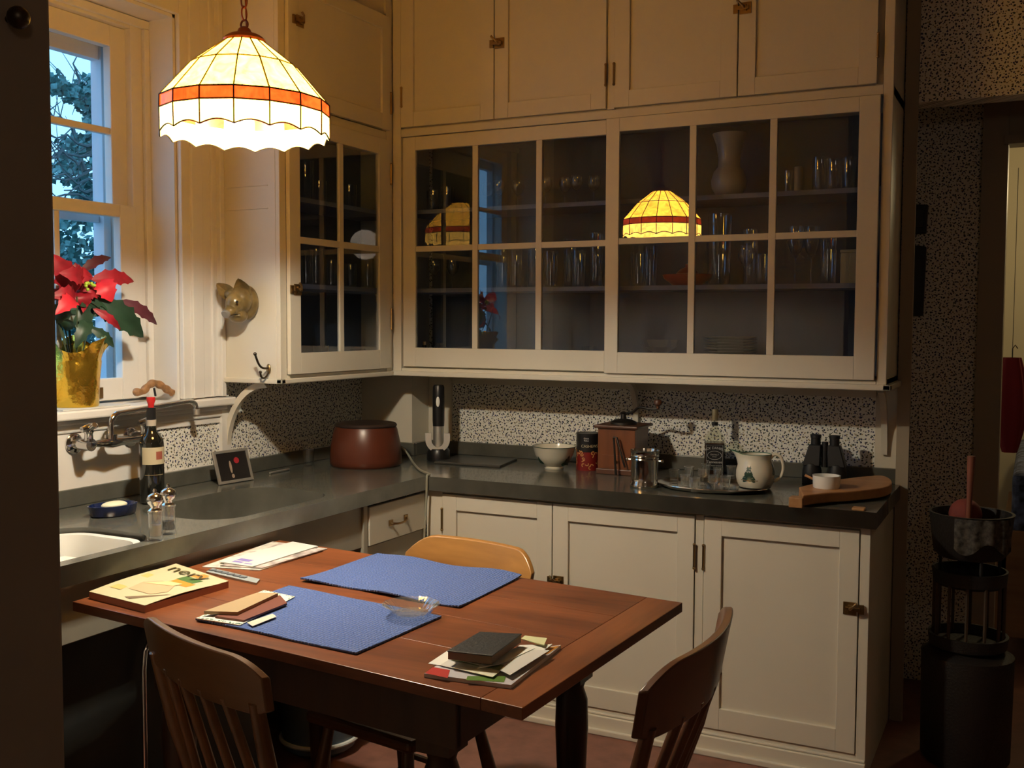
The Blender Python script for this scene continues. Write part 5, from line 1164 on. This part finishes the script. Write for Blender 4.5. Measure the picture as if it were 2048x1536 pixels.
# paper pile with organizer at the right
quadthing('glossy_catalogue', 'glossy catalogue with red and green cover under the loose papers', 'catalogue', ((848, 1347), (893, 1318), (1122, 1290), (1022, 1370)), 0, .008, P('catalogue_cover', (.58, .56, .58), .3))
cp = [at(*c_, 'z', TZ+.0085) for c_ in ((848, 1347), (893, 1318), (1122, 1290), (1022, 1370))]
o = [ob for ob in bpy.data.objects if ob.get('label', '').startswith('glossy catalogue')][0]; ch = o.children[0]
def ee(px, py): p_ = at(px, py, 'z', TZ+.0086); return p_-o.location
m = MB(); m.face([m.v(ee(*c_)) for c_ in ((850, 1346), (866, 1334), (900, 1340), (895, 1356))]); m.build('red_print', P('cover_red', (.48, .03, .02), .4), ch)
m = MB(); m.face([m.v(ee(*c_)) for c_ in ((935, 1352), (1012, 1352), (1008, 1364), (932, 1360))]); m.build('green_print', P('cover_green', (.10, .20, .03), .4), ch)
m = MB(); m.face([m.v(ee(*c_)) for c_ in ((1090, 1296), (1120, 1291), (1095, 1308), (1075, 1310))]); m.build('orange_print', P('cover_orange', (.55, .22, .03), .4), ch)
random.seed(21)
PL = [P('scrap_white', (.80, .79, .70), .6), P('scrap_cream', (.72, .70, .52), .6), P('scrap_grey', (.62, .61, .56), .6), P('scrap_green', (.22, .27, .12), .6)]
pcs = [(((856, 1327), (900, 1298), (985, 1300), (950, 1340)), 0, 'white paper with a corner poking out at the far left of the loose pile'),
       (((880, 1330), (930, 1300), (1010, 1310), (960, 1348)), 2, 'grey white paper slanting low in the loose pile, near side'),
       (((905, 1335), (960, 1302), (1040, 1312), (985, 1354)), 1, 'cream paper lowest at the front of the loose pile'),
       (((900, 1318), (960, 1292), (1050, 1300), (1000, 1340)), 3, 'dull green paper in the middle of the loose pile'),
       (((985, 1325), (1040, 1290), (1105, 1288), (1040, 1335)), 0, 'white paper sticking out to the right of the loose pile'),
       (((1000, 1340), (1035, 1300), (1100, 1300), (1020, 1350)), 2, 'pale grey paper folded over at the near right of the pile'),
       (((955, 1336), (990, 1298), (1070, 1296), (1000, 1328)), 0, 'white sheet just beneath the notebook on the right'),
       (((905, 1316), (930, 1290), (1000, 1300), (960, 1330)), 1, 'cream sheet just beneath the notebook on the left')]
z = .0085
for cs5, mi, lab in pcs:
    quadthing('loose_paper', lab, 'paper', cs5, z, z+.0012, PL[mi], group='loose papers under the black notebook'); z += .0015
quadthing('sticky_note', 'pale yellow note beside the black notebook', 'note', ((1042, 1277), (1050, 1271), (1094, 1276), (1088, 1290)), z, z+.002, P('pale_yellow_note', (.66, .66, .36), .6)); zN = z+.0028
t, o, _ = quadthing('black_notebook', 'worn black leather notebook on top of the loose papers', 'notebook', ((896, 1302), (960, 1265), (1042, 1269), (983, 1312)), zN, zN+.017, P('notebook_pages', (.16, .09, .05), .7), 'pages')
t['x'] = 0; del t['x']
cs6 = [at(*c_, 'z', TZ+zN+.020) for c_ in ((894, 1301), (959, 1263), (1044, 1267), (985, 1311))]
m = MB(); m.hexa([(c_-t.location)*1.0-Vector((0, 0, .003)) for c_ in cs6], [(c_-t.location) for c_ in cs6]); m.build('cover', P('worn_black_leather', (.022, .024, .024), .45, bump=.3, bscale=120), t, bevel=.001)

# ================================================================ glassware in the cupboards
SH = {0: 1.3315, 1: 1.6645, 2: 2.0045}
def tumbler(label, x, y, z, r, h, mat=GLASSW, group='tumblers in the wall cupboard'):
    t = thing('glass_tumbler', label, 'glass', (x, y, z), group=group)
    m = MB(); m.lathe([(r*.85, 0), (r*.9, .004), (r, h), (r*.94, h), (r*.82, .010), (.001, .009)], 24); m.build('glass', mat, t, smooth=True)
def goblet(label, x, y, z, r, h, group='stemmed glasses in the wall cupboard'):
    t = thing('stemmed_glass', label, 'glass', (x, y, z), group=group)
    m = MB(); m.lathe([(r*.85, 0), (r*.8, .002), (.004, .008), (.0035, h*.45), (r*.6, h*.52), (r*.98, h*.72), (r*.85, h), (r*.82, h), (r*.95, h*.72), (r*.55, h*.55), (.001, h*.5)], 24); m.build('glass', GLASSW, t, smooth=True)
def sx(px, sh, y): return at(px, (705, 575, 410)[sh], 'y', y).x
for i, px in enumerate((975, 1005, 1036, 1100, 1130, 1160, 1188)):
    goblet('upright stemmed glass on the top shelf of the left sliding section, %s from the left' % ORD[i], sx(px, 2, -.17), -.17-.04*(i % 2), SH[2], .028, .115)
for i, px in enumerate((1005, 1040, 1068, 1110, 1140, 1165, 1192)):
    tumbler('tall clear tumbler on the middle shelf of the left sliding section, %s from the left' % ORD[i], sx(px, 1, -.18), -.18-.045*(i % 2), SH[1], .031, (.20, .17, .20, .15, .20, .15, .22)[i])
for i, px in enumerate((868, 905)):
    goblet('stemmed glass on the middle shelf at the left end, %s from the corner' % ORD[i], sx(px, 1, -.16), -.16, SH[1], .03, .13)
tumbler('short tumbler at the left end of the top shelf', sx(868, 2, -.2), -.2, SH[2], .034, .09); tumbler('slim tumbler on the top shelf near the corner of the left section', sx(895, 2, -.15), -.15, SH[2], .03, .11)
# right section
VM = P('pale_ceramic_vase', (.50, .44, .36), .3, coat=.3); y = -.17; q0 = at(1457, 384, 'z', SH[2]); vx = sx(1457, 2, y); vh = at(1457, 268, 'y', y).z-SH[2]; vr = (at(1492, 350, 'y', y)-at(1422, 350, 'y', y)).length/2
t = thing('pale_vase', 'pale pot bellied vase with flared neck on the top shelf', 'vase', (vx, y, SH[2]))
m = MB(); m.lathe([(vr*.55, 0), (vr*.7, .006), (vr*.95, vh*.15), (vr, vh*.26), (vr*.85, vh*.40), (vr*.62, vh*.48), (vr*.60, vh*.60), (vr*.72, vh*.82), (vr*.95, vh), (vr*.9, vh), (vr*.66, vh*.8), (vr*.54, vh*.55), (vr*.5, vh*.45)], 40); m.build('body', VM, t, smooth=True)
t = thing('cream_candle', 'short cream candle on the top shelf at the right', 'candle', (sx(1596, 2, -.2), -.2, SH[2])); MB().lathe([(.016, 0), (.016, .095), (.014, .097), (.003, .095)], 20).build('wax', P('cream_wax', (.50, .42, .26), .6), t, smooth=True)
for i, (px, r, h) in enumerate(((1576, .018, .085), (1640, .034, .125), (1668, .032, .115), (1697, .026, .12))):
    tumbler('clear glass on the top shelf of the right sliding section, %s from the left' % ORD[i], sx(px, 2, -.2), -.2, SH[2], r, h)
for i, (px, r, h, y_) in enumerate(((1276, .034, .13, -.24), (1300, .030, .17, -.06), (1438, .048, .28, -.14), (1492, .034, .15, -.2), (1524, .030, .12, -.16), (1590, .032, .22, -.17), (1622, .032, .22, -.13), (1655, .032, .18, -.18), (1500, .030, .22, -.10))):
    (goblet if i in (3, 5, 6) else tumbler)('clear glass on the middle shelf of the right sliding section, %s from the left' % ORD[(0, 1, 2, 3, 5, 6, 7, 8, 4)[i]], sx(px, 1, y_), y_, SH[1], r, h)
t = thing('red_serving_dish', 'low red lobed dish on the middle shelf behind the glass', 'dish', (sx(1376, 1, -.16), -.17, SH[1]))
m = MB(); m.lathe([(.05, 0), (.06, .004), (.095, .030), (.10, .045), (.094, .045), (.06, .012), (.001, .010)], 40, sy=.8); m.build('dish', P('dim_red_glaze', (.35, .05, .025), .3), t, smooth=True)
m = MB(); m.lathe([(.03, .045), (.045, .05), (.03, .065), (.008, .075), (.009, .085), (.001, .088)], 28); m.build('knobbed_lid', P('dim_red_glaze', (.35, .05, .025), .3), t, smooth=True)
t = thing('white_canister', 'square white canister at the right end of the middle shelf', 'canister', (sx(1706, 1, -.16), -.16, SH[1])); MB().box((-.042, -.03, 0), (.03, .03, .115)).build('box', P('dull_white_canister', (.50, .47, .38), .5), t, bevel=.003); MB().box((-.044, -.032, .115), (.032, .032, .126)).build('lid', P('dull_white_canister', (.50, .47, .38), .5), t, bevel=.002)
# bottom shelf
y = -.2
t = thing('corked_bottle', 'little dark bottle with cork and pale label at the left end of the bottom shelf', 'bottle', (sx(849, 0, y), y, SH[0]))
m = MB(); m.lathe([(.018, 0), (.020, .003), (.020, .055), (.016, .066), (.009, .072), (.009, .085)], 24); m.build('body', BG, t, smooth=True); m = MB(); m.lathe([(.0205, .008), (.0205, .042)], 24, capb=False, capt=False); m.build('label', PAPERW, t, smooth=True); m = MB(); m.lathe([(.008, .08), (.010, .10)], 14); m.build('cork', P('cork', (.45, .30, .15), .8), t)
t = thing('glass_jar', 'squat clear jar beside the corked bottle', 'jar', (sx(882, 0, y), y, SH[0])); m = MB(); m.lathe([(.026, 0), (.03, .004), (.03, .075), (.024, .085), (.024, .095), (.022, .095), (.022, .08), (.027, .07), (.027, .008), (.001, .007)], 28); m.build('glass', GLASSW, t, smooth=True)
t = thing('glass_teapot', 'round clear glass teapot on the bottom shelf', 'teapot', (sx(1048, 0, y), y, SH[0])); m = MB(); m.lathe([(.035, 0), (.055, .01), (.066, .04), (.060, .07), (.035, .085), (.033, .085), (.057, .068), (.062, .04), (.05, .012), (.001, .008)], 36); m.build('body', GLASSW, t, smooth=True)
m = MB(); m.tube(bez((-.055, 0, .075), (-.10, 0, .09), (-.11, 0, .02), (-.06, 0, .018), 10), .0045, 8); m.build('handle', GLASSW, t, smooth=True); m = MB(); m.tube([(.05, 0, .03), (.085, 0, .06), (.10, 0, .085)], [.012, .008, .006], 12); m.build('spout', GLASSW, t, smooth=True)
for i, px in enumerate((1105, 1140, 1178)): tumbler('low clear cup on the bottom shelf of the left section, %s from the teapot' % ORD[i], sx(px, 0, -.2), -.2, SH[0], .032, .07+.02*(i == 2))
t = thing('glass_compote', 'cut glass bowl on a foot on the bottom shelf', 'bowl', (sx(1322, 0, -.15), -.15, SH[0])); m = MB(); m.lathe([(.04, 0), (.038, .004), (.008, .012), (.008, .055), (.03, .066), (.075, .09), (.085, .12), (.081, .12), (.07, .094), (.02, .07), (.001, .068)], 40); m.build('bowl', CUTGLASS, t, smooth=True)
t = thing('cream_ramekin', 'small cream ramekin at the left of the bottom shelf, right section', 'ramekin', (sx(1277, 0, -.26), -.26, SH[0])); m = MB(); m.lathe([(.033, 0), (.034, .036), (.030, .036), (.030, .006), (.001, .005)], 28); m.build('dish', P('cream_dim_china', (.55, .5, .36), .3), t, smooth=True)
PLM = P('cream_plate_china', (.50, .48, .40), .25); px_ = sx(1460, 0, -.17)
plate = thing('dinner_plate', 'cream plate at the bottom of the plate stack in the cupboard', 'plate', (px_, -.17, SH[0]), group='plates stacked in the cupboard')
m = MB(); m.lathe([(.05, 0), (.052, .003), (.078, .006), (.102, .0125), (.102, .0135), (.078, .0085), (.05, .005), (.001, .005)], 44); m.build('disc', PLM, plate, smooth=True)
ORDS = ['second', 'third', 'fourth', 'fifth', 'sixth', 'seventh', 'eighth', 'ninth', 'tenth', 'eleventh', 'twelfth']
for i in range(11): dup(plate, loc=(px_+random.uniform(-.0015, .0015), -.17, SH[0]+.0110*(i+1)), label='cream plate in the cupboard stack, '+ORDS[i]+' from the bottom' if i < 10 else 'cream plate at the top of the plate stack in the cupboard')
for i, (px, lab, r, h) in enumerate(((1522, 'small cream dish just right of the plate stack', .03, .014), (1540, 'cream cup leaning near the middle of the right section floor', .022, .030), (1578, 'pale low dish left of the three small bowls', .024, .010), (1612, 'upturned white bowl on the bottom shelf, leftmost of three', .034, .028), (1653, 'upturned white bowl on the bottom shelf, middle of three', .028, .024), (1685, 'upturned white bowl on the bottom shelf, rightmost of three', .032, .024))):
    t = thing('small_bowl', lab, 'bowl', (sx(px, 0, -.25), -.25, SH[0]), group='little dishes on the bottom shelf'); m = MB(); m.lathe([(r, 0), (r*.96, h*.4), (r*.7, h*.85), (r*.45, h), (.001, h)], 28); m.build('dish', P('cream_dim_china', (.55, .5, .36), .3), t, smooth=True)
# left cupboard
ys = lambda px, x: at(px, 560, 'x', x).y
for i, (px, sh, r, h) in enumerate(((612, 2, .034, .16), (640, 2, .03, .09), (700, 2, .03, .10), (612, 1, .03, .14), (632, 1, .028, .15), (662, 1, .03, .11), (700, 1, .03, .10), (735, 1, .03, .13), (640, 0, .035, .10), (715, 0, .035, .08))):
    tumbler('clear glass in the corner wall cupboard, %s shelf, %s from the window' % (('bottom', 'middle', 'top')[sh], ('first', 'second', 'third', 'first', 'second', 'third', 'fourth', 'fifth', 'first', 'second')[i]), .18, ys(px, .18), {0: 1.3205, 1: 1.6645, 2: 1.9995}[sh], r, h, group='glasses in the corner cupboard')

# ================================================================ hall side
hx = lambda px, py, y=.5: at(px, py, 'y', y)
a, b = hx(1826, 412), hx(1856, 470)
for (c0, c1, lab, nm, cat) in (((1824, 410), (1856, 468), 'short black box hanging on the dim papered hall wall', 'wall_box', 'wall box'), ((1817, 490), (1850, 632), 'long black knife rack hanging below the short black box', 'knife_rack', 'rack')):
    a, b = hx(*c0), hx(*c1); t = thing(nm, lab, cat, ((a.x+b.x)/2, .5, (a.z+b.z)/2)); w2, h2 = (b.x-a.x)/2, (a.z-b.z)/2
    m = MB(); m.hexa([(-w2, -.03, -h2), (w2*.85, -.03, -h2), (w2*.85, -.001, -h2), (-w2, -.001, -h2)], [(-w2*.8, -.03, h2), (w2, -.03, h2*.93), (w2, -.001, h2*.93), (-w2*.8, -.001, h2)]); m.build('case', BLACKP, t, bevel=.004)
    MB().box((-w2*.5, -.034, -h2*.6), (w2*.5, -.03, h2*.6)).build('front_plate', P('black_satin', (.018, .018, .02), .4), t, bevel=.002)
# tiered stand
st = thing('tiered_basket_stand', 'tall dark tiered basket stand at the right by the hall doorway', 'stand', (2.635, -.30, 0))
DK = P('dark_wicker', (.011, .009, .008), .6, bump=.5, bscale=120)
m = MB(); m.lathe([(.105, .72), (.12, .74), (.135, .865), (.138, .872), (.128, .872), (.10, .73), (.001, .725)], 36); m.build('top_basket', DK, st, smooth=True)
m = MB(); m.lathe([(.105, .62), (.118, .63), (.122, .675), (.115, .675), (.10, .635), (.001, .63)], 36); m.build('middle_basket', DK, st, smooth=True)
m = MB(); m.lathe([(.11, .40), (.125, .41), (.13, .45), (.12, .45), (.11, .42), (.001, .415)], 36); m.build('lower_tray', DK, st, smooth=True)
for k in range(12):
    a = 2*PI*k/12; m = MB(); m.tube([(.112*math.cos(a), .112*math.sin(a), .43), (.112*math.cos(a), .112*math.sin(a), .63)], .006, 6); m.build('slat', P('brown_slat', (.06, .04, .025), .5), st)
for k in range(4):
    a = 2*PI*k/4+.4; m = MB(); m.tube([(.10*math.cos(a), .10*math.sin(a), .66), (.10*math.cos(a), .10*math.sin(a), .74)], .006, 6); m.build('post', DK, st)
m = MB(); m.lathe([(.13, 0), (.145, .02), (.15, .38), (.11, .40), (.001, .40)], 36); m.build('bin', DK, st, smooth=True)
def fol(u, v_):
    a = -1.9+1.5*u; r = .139+.004*math.sin(u*25); return (r*math.cos(a), r*math.sin(a), .868-.10*v_*(1+.2*math.sin(u*9)))
m = MB(); m.sheet(fol, 30, 4, (0, 0, -.002)); m.build('printed_liner', P('dim_printed_cloth', (.14, .13, .11), .8, var=.7, vscale=60), st, smooth=True)
q = at(1935, 1040, 'y', -.3); t = thing('red_handled_paddle', 'wooden paddle standing up in the top basket of the dark stand', 'utensil', (q.x, -.30, .735)); tp = at(1943, 912, 'y', -.3)-t.location
m = MB(); m.tube([(0, 0, 0), tp*.5, tp], [.010, .009, .014], 10); m.build('shaft', P('red_brown_shaft', (.22, .07, .04), .5), t, smooth=True)
t = thing('red_cloth_bundle', 'dull red bundle lying in the top basket of the dark stand', 'cloth', (q.x-.01, -.25, .735)); m = MB(); m.ball((0, 0, .12), 1, 20, (.055, .05, .055)); m.tube([(0, 0, 0), (0, 0, .1)], .04, 12); bake(m, 'bundle', P('dull_red_cloth', (.20, .04, .03), .8, bump=.6, bscale=40), t, .006)
# room beyond
fr = lambda px, py, y: at(px, py, 'y', y)
dp = fr(2030, 800, 1.0)
t = thing('red_coat', 'dark red garment hanging in the doorway of the room beyond', 'coat', (fr(2022, 800, .9).x, .9, fr(2022, 715, .9).z-.42))
def coat(u, v_):
    a = 2*PI*u; z_ = v_; r = .05*(.35+.9*math.sin(PI*min(.92, .12+(1-z_)*.8)))*(1+.12*math.sin(5*a)); return (r*math.cos(a), r*.6*math.sin(a), .42*z_)
m = MB(); m.sheet(coat, 30, 10); m.build('garment', P('dark_red_wool', (.22, .012, .02), .9), t, smooth=True)
m = MB(); m.tube([(0, 0, .41), (0, 0, .46), (.01, .0, .475), (.02, 0, .46)], .003, 6); m.tube([(0, 0, .46), (0, 0, 2.2-t.location.z+.0)], .0015, 6); m.build('hanger', DARKBR, t)
bd = fr(2020, 955, 1.1)
t = thing('low_bed', 'bed with blue patterned quilt and brown wooden side seen through the hall doorway', 'bed', (3.1, 1.7, 0))
m = MB(); m.box((-.36, -.75, .55), (.45, .8, .86)); m.build('patterned_quilt', P('blue_patterned_quilt', (.10, .12, .20), .8, var=.9, vscale=22), t, bevel=.03, seg=3)
m = MB(); m.box((-.40, -.78, .12), (.46, -.75, .60)).box((-.42, -.78, .0), (-.37, -.72, .62)).box((-.40, -.75, .12), (-.37, .8, .55)); m.build('wooden_side', wood('bed_wood', (.16, .07, .03), (.34, .17, .07), .5, 5, 'X'), t, bevel=.004)
